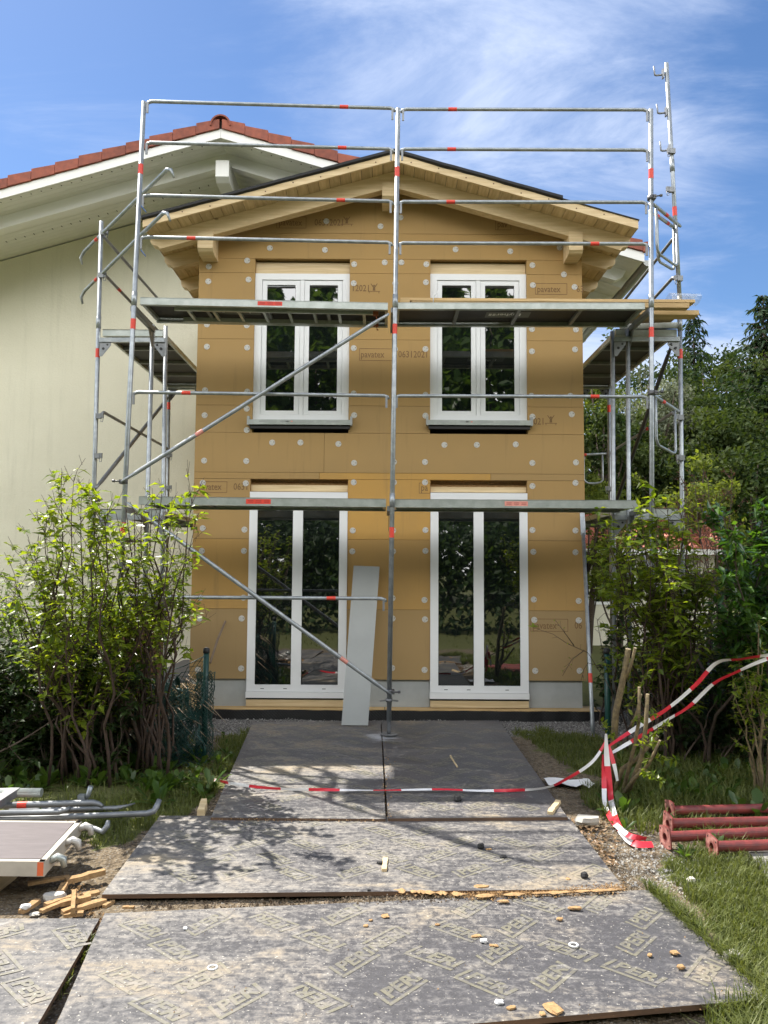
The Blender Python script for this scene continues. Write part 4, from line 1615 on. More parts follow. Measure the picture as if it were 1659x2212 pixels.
# folded ladder under the access hatch
a, b_, c, d = cuL
lad = MB()
inn = V((0, 1, 0))
e1 = (b_ - a).normalized()
p0 = a + e1 * 0.32 + inn * 0.10 + V((0, 0, -0.075))
p1 = b_ - e1 * 0.12 + inn * 0.10 + V((0, 0, -0.075))
q0, q1 = p0 + inn * 0.36, p1 + inn * 0.36
lad.beam(p0, p1, 0.028, 0.045)
lad.beam(q0, q1, 0.028, 0.045)
for k in range(8):
    t = (k + 0.5) / 8
    lad.beam(p0 + (p1 - p0) * t, q0 + (q1 - q0) * t, 0.03, 0.03)
lo = lad.build('ladder', M_ALU, duL)
hb = MB()
for t in (p1, q1):
    hb.box((t.x - 0.035, t.y - 0.02, t.z - 0.03), (t.x + 0.02, t.y + 0.02, t.z + 0.035))
    hb.tube([t + V((0, -0.01, -0.03)), t + V((0.005, -0.01, -0.07)), t + V((0.02, -0.01, -0.075))], 0.006, 6)
hb.build('hinge_bracket', mat('rusty_bracket', (0.32, 0.10, 0.04), 0.7, 0.2), duL)


# maker's plate on the undersides, lettering upside down as seen from the path
def underside_plate(dk, corners, t0, t1, v0, v1, txt):
    a, b_, c, d = corners
    pl = MB()
    pt = lambda t, v, dz: a + (b_ - a) * t + V((0, v, -0.0245 - dz))
    pl.add([pt(t0, v0, 0.002), pt(t1, v0, 0.002), pt(t1, v1, 0.002), pt(t0, v1, 0.002)], [(0, 1, 2, 3)])
    vs, fs = text_geo(txt, 0.11, 0.002)
    xm_ = max(v[0] for v in vs)
    W_ = (b_ - a).length
    tl = t1 - (t1 - t0) * 0.2
    pl.add([pt(tl - x * 0.9 / W_, v0 + 0.045 + y, 0.004) for x, y, z in vs], fs, 1)
    tq = t0 + (t1 - t0) * 0.07
    for k, (u0, u1) in enumerate(((0, 0.012), (0.016, 0.028))):
        for va, vb in ((0.05, 0.075), (0.085, 0.11)):
            pl.add([pt(tq + u0, v0 + va, 0.004), pt(tq + u1, v0 + va, 0.004), pt(tq + u1, v0 + vb, 0.004), pt(tq + u0, v0 + vb, 0.004)], [(0, 1, 2, 3)], 1)
    pl.build('maker_plate', [mat('plate_grey', (0.16, 0.16, 0.15), 0.6), M_PVC], dk)


underside_plate(duR, cuR, 0.375, 0.56, 0.22, 0.40, 'Layher')
underside_plate(duL, cuL, 0.27, 0.46, 0.22, 0.40, 'Layher')

# side decks running back beside the extension
def sidedeck(xo, xi, z, y0, y1, name='deck'):
    return deck(name, V((xo, y0, z)), V((xi, y0, z)), V((xi, y1, z)), V((xo, y1, z)), th=0.07, ribs=1)


zsl = P(290, 712, YS).z
for nm, xo, xi, z, y0, y1 in (('deck', P(222, 712, YS).x, P(352, 712, YS).x, zsl, YS, YSF - 0.02), ('deck', P(1330, 708, YSR).x, P(1462, 708, YSR).x, P(1400, 711, YSR).z, YSR, YSRF - 0.02),
                               ('deck', P(215, 1100, YS).x, P(350, 1100, YS).x, P(280, 1100, YS).z, YS, YSF - 0.02), ('deck', P(1330, 1098, YSR).x, P(1468, 1098, YSR).x, P(1400, 1098, YSR).z, YSR, YSRF - 0.02)):
    dk, cc = sidedeck(xo, xi, z, y0, y1)
    for k in range(1, 4):
        rb = MB()
        yy = y0 + (y1 - y0) * k / 4
        rb.box((xo + 0.03, yy - 0.018, z - 0.062), (xi - 0.03, yy + 0.018, z - 0.026))
        rb.build('cross_rib', M_GALVD, dk)


# transoms with their gusset brackets
def transom(p, q, tall=0.05):
    b = MB()
    b.beam(p, q, 0.045, tall)
    o = b.build('transom', M_GALV, scaf)
    d = (V(q) - V(p)).normalized()
    for e, s in ((V(p), 1), (V(q), -1)):
        g = MB()
        g.prism([e + V((0, -0.004, -tall / 2)), e + d * s * 0.13 + V((0, -0.004, -tall / 2)), e + d * s * 0.13 + V((0, -0.004, -0.06)), e + d * s * 0.03 + V((0, -0.004, -0.19)), e + V((0, -0.004, -0.19))], d.cross(V((0, 0, 1))) * 0.006 * s)
        g.disc(e + d * s * 0.045 + V((0, -0.012, -0.1)), (0, 1, 0), 0.016, 0.02, 8, 1)
        g.disc(e + d * s * 0.09 + V((0, -0.012, -0.055)), (0, 1, 0), 0.012, 0.02, 8, 1)
        g.build('gusset', [M_GALVD, M_GASK], o)


transom(P(216, 735, YS - 0.03), P(357, 735, YS - 0.03))
transom(P(215, 1118, YS - 0.03), P(354, 1118, YS - 0.03))
transom(P(1326, 733, YSR - 0.03), P(1467, 733, YSR - 0.03))
transom(P(1326, 1118, YSR - 0.03), P(1470, 1118, YSR - 0.03))
transom(P(366, 838, YSF + 0.05), P(440, 838, YSF + 0.05))
transom(P(1255, 836, YSRF + 0.05), P(1315, 836, YSRF + 0.05))
b = MB()
b.beam(P(1340, 707, YSR + 0.02), P(1466, 703, YSR + 0.02), 0.05, 0.06)
b.build('toe_board', M_ALU, scaf)
for top, Y0, x in ((P(285, 665, YL).z, YL, P(285, 665, YL).x), (P(849, 668, YM).z, YM, P(849, 668, YM).x), (P(1407, 668, YRR).z, YRR, P(1407, 668, YRR).x),
                   (P(268, 1100, YL).z, YL, P(268, 1100, YL).x), (P(841, 1098, YM).z, YM, P(841, 1098, YM).x), (P(1408, 1100, YRR).z, YRR, P(1408, 1100, YRR).x)):
    b = MB()
    b.beam((x, Y0 + 0.02, top), (x, Y0 + 0.73, top), 0.045, 0.05)
    o = b.build('transom', M_GALVD, scaf)
    g = MB()
    g.prism([(x - 0.003, Y0 + 0.55, top - 0.026), (x - 0.003, Y0 + 0.72, top - 0.026), (x - 0.003, Y0 + 0.72, top - 0.2), (x - 0.003, Y0 + 0.68, top - 0.2)], (0.006, 0, 0))
    g.build('gusset', M_GALVD, o)

# ------------------------------------------------------------------ loose things on and by the scaffold
zdk = cuR[0].z + 0.003


def plank(name, label, x0, x1, y, wd, th, z, a=0.5, m_=M_WOODG, skew=0.0, group='timbers laid on the upper deck'):
    b = MB()
    cx, cy = (x0 + x1) / 2, y
    hl = (x1 - x0) / 2
    ca, sa = math.cos(skew), math.sin(skew)
    pts = []
    for zz in (z, z + th):
        for u, v_ in ((-hl, -wd / 2), (hl, -wd / 2), (hl, wd / 2), (-hl, wd / 2)):
            pts.append((cx + u * ca - v_ * sa, cy + u * sa + v_ * ca, zz))
    b.hexa(pts, 0, a)
    o = b.build(name, m_)
    return tag(o, label, 'timber', group)


xa, xb = P(884, 640, 8.0).x, P(1492, 645, 8.0).x
plank('timber_plank', 'long pale timber plank on top of the upper deck, reaching out past the corner standard', xa, xb, 7.95, 0.13, 0.03, zdk + 0.055, 0.8)
plank('timber_plank', 'greyish timber batten under the long pale plank on the upper deck', xa + 0.02, P(1480, 650, 8.0).x, 7.94, 0.10, 0.052, zdk, 0.2)
plank('timber_plank', 'yellowish timber plank at the back of the upper deck, with its cut end sticking out', P(1080, 640, 8.2).x, P(1503, 655, 8.2).x, 8.2, 0.16, 0.05, zdk + 0.002, 0.6)
plank('timber_plank', 'short broad timber offcut poking out below the plastic wrapped plank ends', P(1395, 672, 8.3).x, P(1480, 690, 8.1).x, 8.45, 0.2, 0.045, P(1440, 690, 8.4).z, 0.55)
plank('timber_block', 'short timber block lying beside the middle standard on the upper deck', P(865, 640, 7.9).x, P(885, 640, 7.9).x, 7.9, 0.12, 0.07, zdk, 0.6)
b = MB()
q = P(936, 652, 7.87)
b.tube([q + V((0, 0, -0.01)), q + V((0.0, 0, 0.045)), q + V((0.02, -0.01, 0.07)), q + V((0.05, -0.02, 0.115))], [0.005, 0.005, 0.005, 0.004], 6)
tag(b.build('cable_tie', M_PVC), 'white cable tie sticking up from the timber on the upper deck', 'cable tie')
# crumpled clear film round the plank ends
b = MB()
q = P(1480, 648, 8.05)
rr = random.Random(6)
n1_, n2_ = 8, 10
vs = []
for i in range(n1_):
    for k in range(n2_):
        an = 2 * math.pi * k / n2_
        r_ = 0.07 + 0.02 * rr.random()
        vs.append((q.x - 0.18 + i * 0.045, 8.06 + 1.5 * r_ * math.cos(an), q.z + 0.0 + r_ * 0.75 * math.sin(an) + 0.012 * rr.random()))
fs = [(i * n2_ + k, i * n2_ + (k + 1) % n2_, (i + 1) * n2_ + (k + 1) % n2_, (i + 1) * n2_ + k) for i in range(n1_ - 1) for k in range(n2_)]
b.add(vs, fs, 0, False)
Mfilm = bpy.data.materials.new('clear_film')
Mfilm.use_nodes = True
t = Mfilm.node_tree
pb = t.nodes['Principled BSDF']
pb.inputs['Base Color'].default_value = (0.8, 0.82, 0.84, 1)
pb.inputs['Roughness'].default_value = 0.2
tb = N(t, 'ShaderNodeBsdfTransparent')
mx = N(t, 'ShaderNodeMixShader')
mx.inputs[0].default_value = 0.30
L(t, tb.outputs[0], mx.inputs[1])
L(t, pb.outputs[0], mx.inputs[2])
L(t, mx.outputs[0], t.nodes['Material Output'].inputs['Surface'])
tag(b.build('plastic_film', Mfilm), 'crumpled clear plastic film wrapped round the plank ends by the corner standard', 'plastic film')

# grey board leaning between door and scaffold
b = MB()
Yt, Yb = 8.86, 8.2
c4 = [P(737.5, 1566, Yb), P(795, 1566, Yb), P(820, 1224, Yt), P(764, 1222, Yt)]
for q in c4[:2]:
    q.z = 0.045
nrm = (c4[1] - c4[0]).cross(c4[3] - c4[0]).normalized() * 0.012
b.hexa([c4[0], c4[1], c4[1] - nrm, c4[0] - nrm, c4[3], c4[2], c4[2] - nrm, c4[3] - nrm])
tag(b.build('facade_board', mat('grey_board', (0.36, 0.375, 0.365), 0.6, 0, 0.08, 4)), 'tall narrow grey board leaning against the wall beside a french door', 'board')
# stick leaning by the post
b = MB()
b.tube([P(454, 1432, 8.4), P(470, 1382, 8.62), P(487, 1342, 8.86)], [0.012, 0.013, 0.012], 8)
b.v and tag(b.build('broom_handle', mat('weathered_stick', (0.23, 0.17, 0.12), 0.8)), 'weathered stick leaning on the insulation boards behind the green fence post', 'stick')
# tube leaning on the corner
b = MB()
p0, p1 = P(1281, 1586, 8.1), P(1257.5, 1108, 8.82)
d = (p1 - p0).normalized()
b.tube([p0, p0 + d * 0.12, p0 + d * 0.3, p1 - d * 0.25], [0.022, 0.021, 0.0205, 0.0205], 12)
b.beam(p1 - d * 0.27, p1, 0.055, 0.012, upv=V((0, 1, 0)))
lt = b.build('scaffold_tube', M_GALV)
tag(lt, 'loose galvanised tube with a flattened top leaning on the corner of the tan wall', 'scaffold tube')
band(lt, p0, p1, P(1275, 1466, 8.3), 0.0205, 0.1)
# ------------------------------------------------------------------ shuttering panels on the ground
PTH = 0.021
PANELS = []


def panel(name, label, px, zs_, seed, logos=True, dens=1.0):
    """px: pixel corners near-left, near-right, far-right, far-left on the ground"""
    c = [G(x, y, z) for (x, y), z in zip(px, zs_)]
    ctr_ = sum(c, V((0, 0, 0))) / 4
    root = thing(name, label, 'shuttering panel', (ctr_.x, ctr_.y, 0), 'shuttering panels laid as a path')
    b = MB()
    dz = V((0, 0, PTH))
    # slightly warped sheet
    n, m_ = 10, 6
    vs = []
    for top in (1, 0):
        for j in range(m_ + 1):
            for i in range(n + 1):
                u, v_ = i / n, j / m_
                p = (c[0] * (1 - u) + c[1] * u) * (1 - v_) + (c[3] * (1 - u) + c[2] * u) * v_
                vs.append(p - dz * (1 - top) + V((0, 0, 0.004 * math.sin(math.pi * u) * math.sin(math.pi * v_))))
    q = (n + 1) * (m_ + 1)
    fs = []
    for j in range(m_):
        for i in range(n):
            f = (j * (n + 1) + i, j * (n + 1) + i + 1, (j + 1) * (n + 1) + i + 1, (j + 1) * (n + 1) + i)
            fs.append(f)
    b.add(vs, fs, 0, False)
    e = MB()
    rim = [j for j in range(n + 1)] + [(j + 1) * (n + 1) + n for j in range(m_)] + [m_ * (n + 1) + i for i in reversed(range(n))] + [j * (n + 1) for j in reversed(range(1, m_))]
    ef = [(rim[k], q + rim[k], q + rim[(k + 1) % len(rim)], rim[(k + 1) % len(rim)]) for k in range(len(rim))]
    b.add(vs, ef, 1, False)
    b.build('plywood_sheet', [M_PANEL, M_PLY], root)
    if not logos:
        return root
    pv, pf = LOGO
    g = MB()
    eu = (c[1] - c[0]).normalized()
    evv = (c[3] - c[0]) - eu * (c[3] - c[0]).dot(eu)
    evv.normalize()
    poly = [(p.x, p.y) for p in c]
    PANELS.append(poly)
    Lu = max((c[1] - c[0]).length, (c[2] - c[3]).length) + 0.4
    Lv = max((c[3] - c[0]).length, (c[2] - c[1]).length) + 0.3
    pit_u, pit_v = 0.315, 0.225
    lrr = random.Random(seed)
    j = 0
    vv = -0.2
    while vv < Lv:
        i = 0
        uu = -0.3 + (j % 2) * pit_u * 0.5
        while uu < Lu:
            an = R(40) if (i + j) % 2 else R(-48)
            if (i * 3 + j) % 5 == 4:
                an += math.pi
            an += lrr.gauss(0, 0.03)
            skip = lrr.random() < 0.12
            ca, sa = math.cos(an), math.sin(an)
            pts = []
            for x, y in pv:
                X, Y_ = x - 0.115, y - 0.03
                a_, b_ = X * ca - Y_ * sa + uu, X * sa + Y_ * ca + vv
                w_ = c[0] + eu * a_ + evv * b_
                pts.append(w_)
            s0 = seed * 7.7
            if not skip and all(inpoly(p.x, p.y, poly) for p in pts[::3]):
                # height by bilinear estimate of the sheet
                out = []
                for p in pts:
                    d0 = c[0]
                    u_ = (p - c[0]).dot(eu) / (c[1] - c[0]).length
                    v2 = (p - c[0]).dot(evv) / max(1e-3, ((c[3] - c[0]).dot(evv) + (c[2] - c[1]).dot(evv)) / 2)
                    u_, v2 = min(1, max(0, u_)), min(1, max(0, v2))
                    z = (c[0].z * (1 - u_) + c[1].z * u_) * (1 - v2) + (c[3].z * (1 - u_) + c[2].z * u_) * v2 + 0.004 * math.sin(math.pi * u_) * math.sin(math.pi * v2)
                    out.append((p.x, p.y, z + 0.0013))
                g.add(out, pf)
            uu += pit_u
            i += 1
        vv += pit_v
        j += 1
    if g.v:
        g.build('film_print', M_PERI, root)
    return root


tv, tf_ = text_geo('PERI', 0.095, 0.0035)
tw = max(v[0] for v in tv)
lv = [(x / tw * 0.20 + 0.035 + 0.2 * y, y + 0.028) for x, y, z in tv]
o_ = len(lv)
lv += [(0.0, -0.004), (0.235, -0.004), (0.238, 0.012), (0.003, 0.012), (0.0, 0.0125), (0.016, 0.0125), (0.034, 0.1), (0.018, 0.1)]
LOGO = (lv, tf_ + [(o_, o_ + 1, o_ + 2, o_ + 3), (o_ + 4, o_ + 5, o_ + 6, o_ + 7)])

panel('shuttering_panel', 'dark printed plywood panel by the house wall, its near end striped by scaffold shadows', [(455, 1766), (833, 1769), (822, 1557), (546, 1560)], (0.05, 0.05, 0.03, 0.03), 1)
panel('shuttering_panel', 'dark shaded plywood panel under the middle scaffold standard, mostly in the roof shadow', [(838, 1768), (1226, 1765), (1077, 1556), (824, 1557)], (0.052, 0.052, 0.03, 0.03), 2)
panel('shuttering_panel', 'dusty plywood panel across the path, speckled by the shrub shadow', [(220, 1932), (1350, 1920), (1228, 1764), (345, 1762)], (0.065, 0.04, 0.03, 0.03), 3)
panel('shuttering_panel', 'large printed plywood panel nearest the viewer with clear lettering and dried mud', [(88, 2290), (1664, 2157), (1400, 1922), (226, 1973)], (0.045, 0.035, 0.03, 0.04), 4)
panel('shuttering_panel', 'grey printed plywood panel at the corner of the path, beyond the wedge shaped gap', [(-900, 2420), (-40, 2420), (215, 1984), (-620, 1984)], (0.05, 0.05, 0.04, 0.04), 5)


# ------------------------------------------------------------------ debris
def chunk(name, label, cat, px, py, sx, sy, sz, m_, z=None, seed=0, rot=0.0, group=None, rough=0.25):
    """an irregular broken lump"""
    rr = random.Random(seed * 31 + int(px))
    c = G(px, py, 0.04 if z is None else z)
    b = MB()
    n, k = 9, 4
    vs = []
    for j in range(k + 1):
        ph = math.pi * j / k
        for i in range(n):
            th = 2 * math.pi * i / n
            r_ = 1 + rough * (rr.random() * 2 - 1)
            x = max(-0.8, min(0.8, math.sin(ph) * math.cos(th) * r_)) * sx / 1.6
            y = max(-0.8, min(0.8, math.sin(ph) * math.sin(th) * r_)) * sy / 1.6
            zz = max(-0.75, min(0.75, math.cos(ph) * r_)) * sz / 1.5
            vs.append((c.x + x * math.cos(rot) - y * math.sin(rot), c.y + x * math.sin(rot) + y * math.cos(rot), c.z + zz + sz / 2))
    fs = [(j * n + i, (j + 1) * n + i, (j + 1) * n + (i + 1) % n, j * n + (i + 1) % n) for j in range(k) for i in range(n)]
    b.add(vs, fs, 0, False, rr.random())
    o = b.build(name, m_)
    return tag(o, label, cat, group)


scr = [(1029, 2024, .06, .03, .012, .3), (1067, 2044, .05, .025, .012, -.2), (832, 1980, .045, .05, .012, .2), (790, 2001, .03, .03, .01, 0), (801, 1989, .025, .02, .01, .5),
       (1087, 1949, .075, .03, .015, .05), (1104, 2179, .05, .025, .012, .3), (1242, 1964, .085, .035, .018, -.1), (1209, 1987, .04, .03, .014, .4), (1457, 2060, .05, .04, .015, .2),
       (1404, 2065, .03, .025, .014, .9), (1471, 2092, .045, .03, .02, .3), (1196, 2182, .075, .10, .02, .5), (1172, 2192, .03, .035, .012, .2), (1227, 1900, .035, .03, .012, .8), (1056, 1836, .05, .02, .012, .2), (1040, 1918, .10, .05, .02, .1), (945, 1998, .03, .02, .008, .2)]
for i, (x, y, a, b_, c_, ro) in enumerate(scr):
    big_ = {12: 'largest ragged tan scrap of wood fibre board on the printed panel', 7: 'flat tan scrap like a biscuit near the far edge of the big printed panel',
            5: 'long thin tan scrap just below the sawdust line on the big panel', 16: 'tan clump of fibre lying in the sawdust line', 15: 'small tan scrap right beside the black block on the dusty panel'}
    a, b_, c_ = a * .8, b_ * .8, c_ * .6
    lab = big_.get(i, 'small tan crumb of wood fibre board lying on the panels')
    chunk('fibre_scrap', lab, 'scrap', x, y, a, b_, c_, M_FIBRE, None, i, ro, 'tan scraps on the panels')
for i, (x, y, a, b_, c_, ro) in enumerate([(822, 1869, .045, .03, .02, .1), (1039, 1834, .04, .03, .03, .1), (1087, 1853, .045, .03, .012, .2), (988, 1734, .05, .045, .05, .4), (1262, 1897, .04, .035, .03, .5), (775, 1750, .04, .03, .03, 0), (797, 1929, .02, .02, .02, 0)]):
    lab = ['black block touching the little timber offcut', 'black block next to a tan scrap on the dusty panel', 'flat black lump near the pole shadow on the dusty panel', 'black pointed lump on the shaded panel', 'black block near the sawdust line',
           'grey lump by the joint of the two far panels', 'tiny black lump in the gap between panels'][i]
    chunk('rubber_block', lab, 'block', x, y, a, b_, c_, M_BLACK if i != 5 else M_CONC, None, i, ro, 'dark lumps on the panels', 0.15)
for i, (x, y, a, b_, c_, ro, lab, m_) in enumerate([(1045, 2036, .032, .026, .014, .3, 'white plaster lump between two tan scraps on the big panel', M_PAPER), (1078, 2168, .034, .026, .012, .1, 'white crumbly plaster lump near the bottom of the big panel', M_PAPER),
                                                    (885, 1727, .05, .03, .006, .1, 'pale flake on the shaded panel', M_PAPER), (1009, 1734, .05, .03, .008, .2, 'grey white flake next to the black pointed lump', M_STONE),
                                                    (1584, 2080, .085, .06, .045, .2, 'smooth pale stone in the grass at the edge of the big panel', M_STONE), (1493, 1906, .05, .04, .025, .3, 'white stone on the gravelly soil near the grass', M_STONE),
                                                    (1268, 1780, .16, .10, .05, .1, 'flat pale rock at the panel corner below the tape', M_STONE), (118, 1949, .11, .07, .045, .2, 'pale rounded stone among the tan splinters', M_STONE),
                                                    (75, 1977, .05, .04, .012, .2, 'small pale chip beside the tan splinters', M_STONE), (300, 1765, .1, .05, .03, .2, 'grey stone beside the corner of the dusty panel', M_STONE), (400, 2008, .02, .02, .01, 0, 'tiny white chip on the big panel', M_PAPER),
                                                    (55, 1963, .05, .03, .02, .2, 'white crumb beside the scaffold deck', M_PAPER)]):
    chunk('stone' if m_ is M_STONE else 'plaster_lump', lab, 'stone' if m_ is M_STONE else 'lump', x, y, a, b_, c_, m_, 0.012 if m_ is M_STONE and i != 3 else None, i, ro)


def stick(name, label, cat, p, q, wd, th, m_, a=0.5, group=None):
    b = MB()
    p, q = V(p), V(q)
    rr = random.Random(int(abs(p.x) * 1000))
    n = 5
    d = (q - p) / n
    sd = d.cross(V((0, 0, 1))).normalized()
    vs = []
    for i in range(n + 1):
        c = p + d * i
        w_ = wd / 2 * (1 + 0.35 * (rr.random() - 0.5))
        h_ = th * (1 + 0.3 * (rr.random() - 0.5))
        vs += [c - sd * w_, c + sd * w_, c + sd * w_ * 0.8 + V((0, 0, h_)), c - sd * w_ * 0.9 + V((0, 0, h_))]
    fs = [(3, 2, 1, 0), (n * 4, n * 4 + 1, n * 4 + 2, n * 4 + 3)]
    for i in range(n):
        for k in range(4):
            fs.append((i * 4 + k, i * 4 + (k + 1) % 4, i * 4 + 4 + (k + 1) % 4, i * 4 + 4 + k))
    b.add(vs, fs, 0, False, a)
    return tag(b.build(name, m_), label, cat, group)


stick('timber_offcut', 'small square timber offcut lying on the dusty panel', 'offcut', G(830, 1889, .035), G(833, 1861, .035), .032, .028, M_WOOD)
stick('timber_offcut', 'beige timber strip hanging over the edge of the shaded panel', 'offcut', G(1188, 1760, .05), G(1206, 1734, .05), .04, .02, M_WOOD)
stick('timber_offcut', 'short timber wedge standing at the corner of the striped panel', 'offcut', G(434, 1765, .01), G(441, 1742, .03), .05, .05, M_WOOD)
stick('thin_stick', 'thin pale stick on the shaded panel', 'stick', G(973, 1634, .045), G(988, 1658, .045), .012, .01, M_WOOD)
spl = [((142, 1908), (226, 1888), .07, .05), ((45, 1974), (82, 1950), .06, .035), ((88, 1972), (142, 1950), .05, .03), ((98, 1962), (160, 1940), .055, .04), ((130, 1956), (196, 1944), .06, .045), ((134, 1976), (228, 1950), .065, .04),
       ((157, 1974), (160, 1936), .035, .06), ((138, 1980), (180, 1976), .05, .03), ((180, 1938), (214, 1930), .07, .03), ((265, 1962), (290, 1962), .03, .02), ((60, 1912), (150, 1896), .05, .03), ((130, 1930), (140, 1912), .07, .03), ((225, 1962), (245, 1950), .04, .03)]
for i, (a, b_, wd, th) in enumerate(spl):
    lab = {0: 'longest tan splinter, by the corner of the dusty panel', 6: 'upright tan splinter lying across the others in the pile', 1: 'tan splinter at the outer end of the pile, beside the deck', 5: 'straight thick tan splinter at the near edge of the pile',
           10: 'weathered tan lath pointing under the scaffold deck'}.get(i, 'tan wood fibre splinter in the heap between the panels')
    z = 0.02 + (0.03 if i == 6 else 0.0) + 0.004 * (i % 3)
    wd, th = wd * .62, th * .5
    stick('fibre_splinter', lab, 'splinter', G(a[0], a[1], z), G(b_[0], b_[1], z), wd, th, M_FIBRE, 0.3 + 0.05 * i, 'tan splinters heaped between the panels')
stick('fibre_splinter', 'tan splinter lying in the gap at the corner panel', 'splinter', G(20, 2212, .01), G(72, 2160, .01), .06, .03, M_FIBRE, 0.5, 'tan splinters heaped between the panels')
# white plug rings
for x, y, lab in ((459, 2090, 'white plastic plug ring on the muddy half of the big panel'), (1239, 2041, 'white plastic plug ring beside the scraps on the big panel')):
    p = G(x, y, .046)
    b = MB()
    b.tube([p + V((0.019 * math.cos(k * math.pi / 6), 0.019 * math.sin(k * math.pi / 6), 0)) for k in range(13)], 0.004, 6, caps=False)
    tag(b.build('plug_ring', M_PAPER), lab, 'plug')
# sawdust and crumbs swept along the joints: nobody could count them
sd = MB()
rr = random.Random(12)


def crumbs(poly_px, n, s0, s1, mi, zf=0.04):
    for _ in range(n):
        k = rr.random()
        (xa, ya), (xb, yb), hw = poly_px
        x = xa + (xb - xa) * k + rr.gauss(0, 6)
        y = ya + (yb - ya) * k + rr.gauss(0, hw)
        p = G(x, y, zf)
        s = rr.uniform(s0, s1)
        pts = [p + V((rr.uniform(-s, s), rr.uniform(-s, s), 0)) for _ in range(3)]
        tp = p + V((0, 0, s * rr.uniform(0.5, 1.0)))
        sd.add([*pts, tp], [(0, 1, 3), (1, 2, 3), (2, 0, 3), (2, 1, 0)], mi, False, rr.random())


for (xa, ya), (xb, yb), w0 in (((1000, 1935), (1352, 1919), .020), ((845, 1921), (1010, 1930), .03)):
    n = 70
    vs = []
    for i in range(n + 1):
        p = G(xa + (xb - xa) * i / n, ya + (yb - ya) * i / n, .052)
        e = min(1, i / 6, (n - i) / 6)
        e *= max(0.0, min(1, 0.55 + 1.6 * mnoise.noise((i * .16, ya, 3))))
        u = w0 * e * (1 + 1.1 * mnoise.noise((i * .35, xa, 0)))
        l_ = w0 * e * (1 + 1.1 * mnoise.noise((i * .35, xa, 9)))
        hh = .004 * e - .002 * (1 + .8 * mnoise.noise((i * .9, xa, 4)))
        vs += [p + V((0, -l_, -.004)), p + V((0, -l_ * .3, hh)), p + V((0, u * .4, hh)), p + V((0, u, -.006))]
    sd.add(vs, [(i * 4 + k, (i + 1) * 4 + k, (i + 1) * 4 + k + 1, i * 4 + k + 1) for i in range(n) for k in range(3)], 0, True, .5)
crumbs(((1010, 1934), (1350, 1918), 5), 2200, .002, .009, 0)
crumbs(((850, 1920), (1010, 1928), 6), 900, .002, .008, 0)
crumbs(((835, 1570), (835, 1768), 3), 120, .003, .009, 0, .055)
crumbs(((470, 1768), (830, 1771), 3), 200, .003, .009, 0, .045)
crumbs(((300, 1962), (740, 1950), 7), 500, .004, .018, 1, .015)
crumbs(((740, 1945), (1330, 1925), 5), 900, .003, .011, 1, .035)
crumbs(((40, 2212), (220, 1990), 10), 160, .004, .014, 0, .012)
crumbs(((160, 1930), (230, 1975), 16), 260, .004, .016, 0, .014)
crumbs(((1240, 1800), (1400, 1950), 20), 700, .003, .012, 1, .0)
crumbs(((1330, 1850), (1480, 1930), 26), 700, .003, .012, 2, .0)
for _ in range(700):      # loose bits over all panels
    p = G(rr.uniform(150, 1600), rr.uniform(1600, 2212), .045)
    if abs(p.x) > 1.5 - 0.1 * max(0, 4.2 - p.y) * 0 and p.y > 4:
        continue
    s = rr.uniform(.0015, .006)
    pts = [p + V((rr.uniform(-s, s), rr.uniform(-s, s), 0)) for _ in range(3)]
    sd.add([*pts, p + V((0, 0, s))], [(0, 1, 3), (1, 2, 3), (2, 0, 3), (2, 1, 0)], rr.choice((0, 1, 2, 2)), False, rr.random())
tag(sd.build('sawdust_and_crumbs', [M_FIBRE, mat('soil_crumbs', (0.20, 0.15, 0.10), 0.95, 0, 0.4, 40), M_STONE]), 'sawdust, soil and small crumbs strewn on the panels and joints', None, None, 'stuff')
gs = MB()
for _ in range(4200):
    x, y = rr.uniform(-2.4, 3.2), rr.uniform(7.95, 8.74)
    if rr.random() < 0.25:
        x, y = rr.uniform(1.3, 2.4), rr.uniform(4.2, 5.2)
    s = rr.uniform(.005, .017)
    z = gz(x, y)
    pts = [(x + rr.uniform(-s, s), y + rr.uniform(-s, s), z + rr.uniform(0, s)) for _ in range(4)]
    gs.add([*pts, (x, y, z + s)], [(0, 1, 4), (1, 2, 4), (2, 3, 4), (3, 0, 4)], 0, False, rr.random())
tag(gs.build('gravel', mat('gravel_stones', (0.40, 0.385, 0.36), 0.9, 0, 0.4, 25, (0.24, 0.23, 0.22), attr=0.3)), 'loose grey gravel along the foot of the wall', None, None, 'stuff')
# paper on the grass
b = MB()
c = G(1229, 1690, 0.02)
n = 7
vs = [(c.x + (i / n - 0.5) * 0.36, c.y + (j / 4 - 0.5) * 0.2 + 0.02 * math.sin(i), 0.025 + 0.03 * mnoise.noise((i * 0.9, j * 1.1, 4))) for j in range(5) for i in range(n + 1)]
fs = [(j * (n + 1) + i, j * (n + 1) + i + 1, (j + 1) * (n + 1) + i + 1, (j + 1) * (n + 1) + i) for j in range(4) for i in range(n)]
b.add(vs, fs, 0, False)
tag(b.build('paper_sheet', M_PAPER), 'crumpled white sheet lying on the grass beside the shaded panel', 'paper')
# slab in the grass
b = MB()
c4 = [G(1612, 1832, .02), G(1700, 1830, .02), G(1760, 1905, .02), G(1668, 1905, .02)]
b.hexa([p - V((0, 0, .04)) for p in c4] + c4)
tag(b.build('grey_slab', M_CONC), 'flat grey board in the grass below the red steel props', 'board')


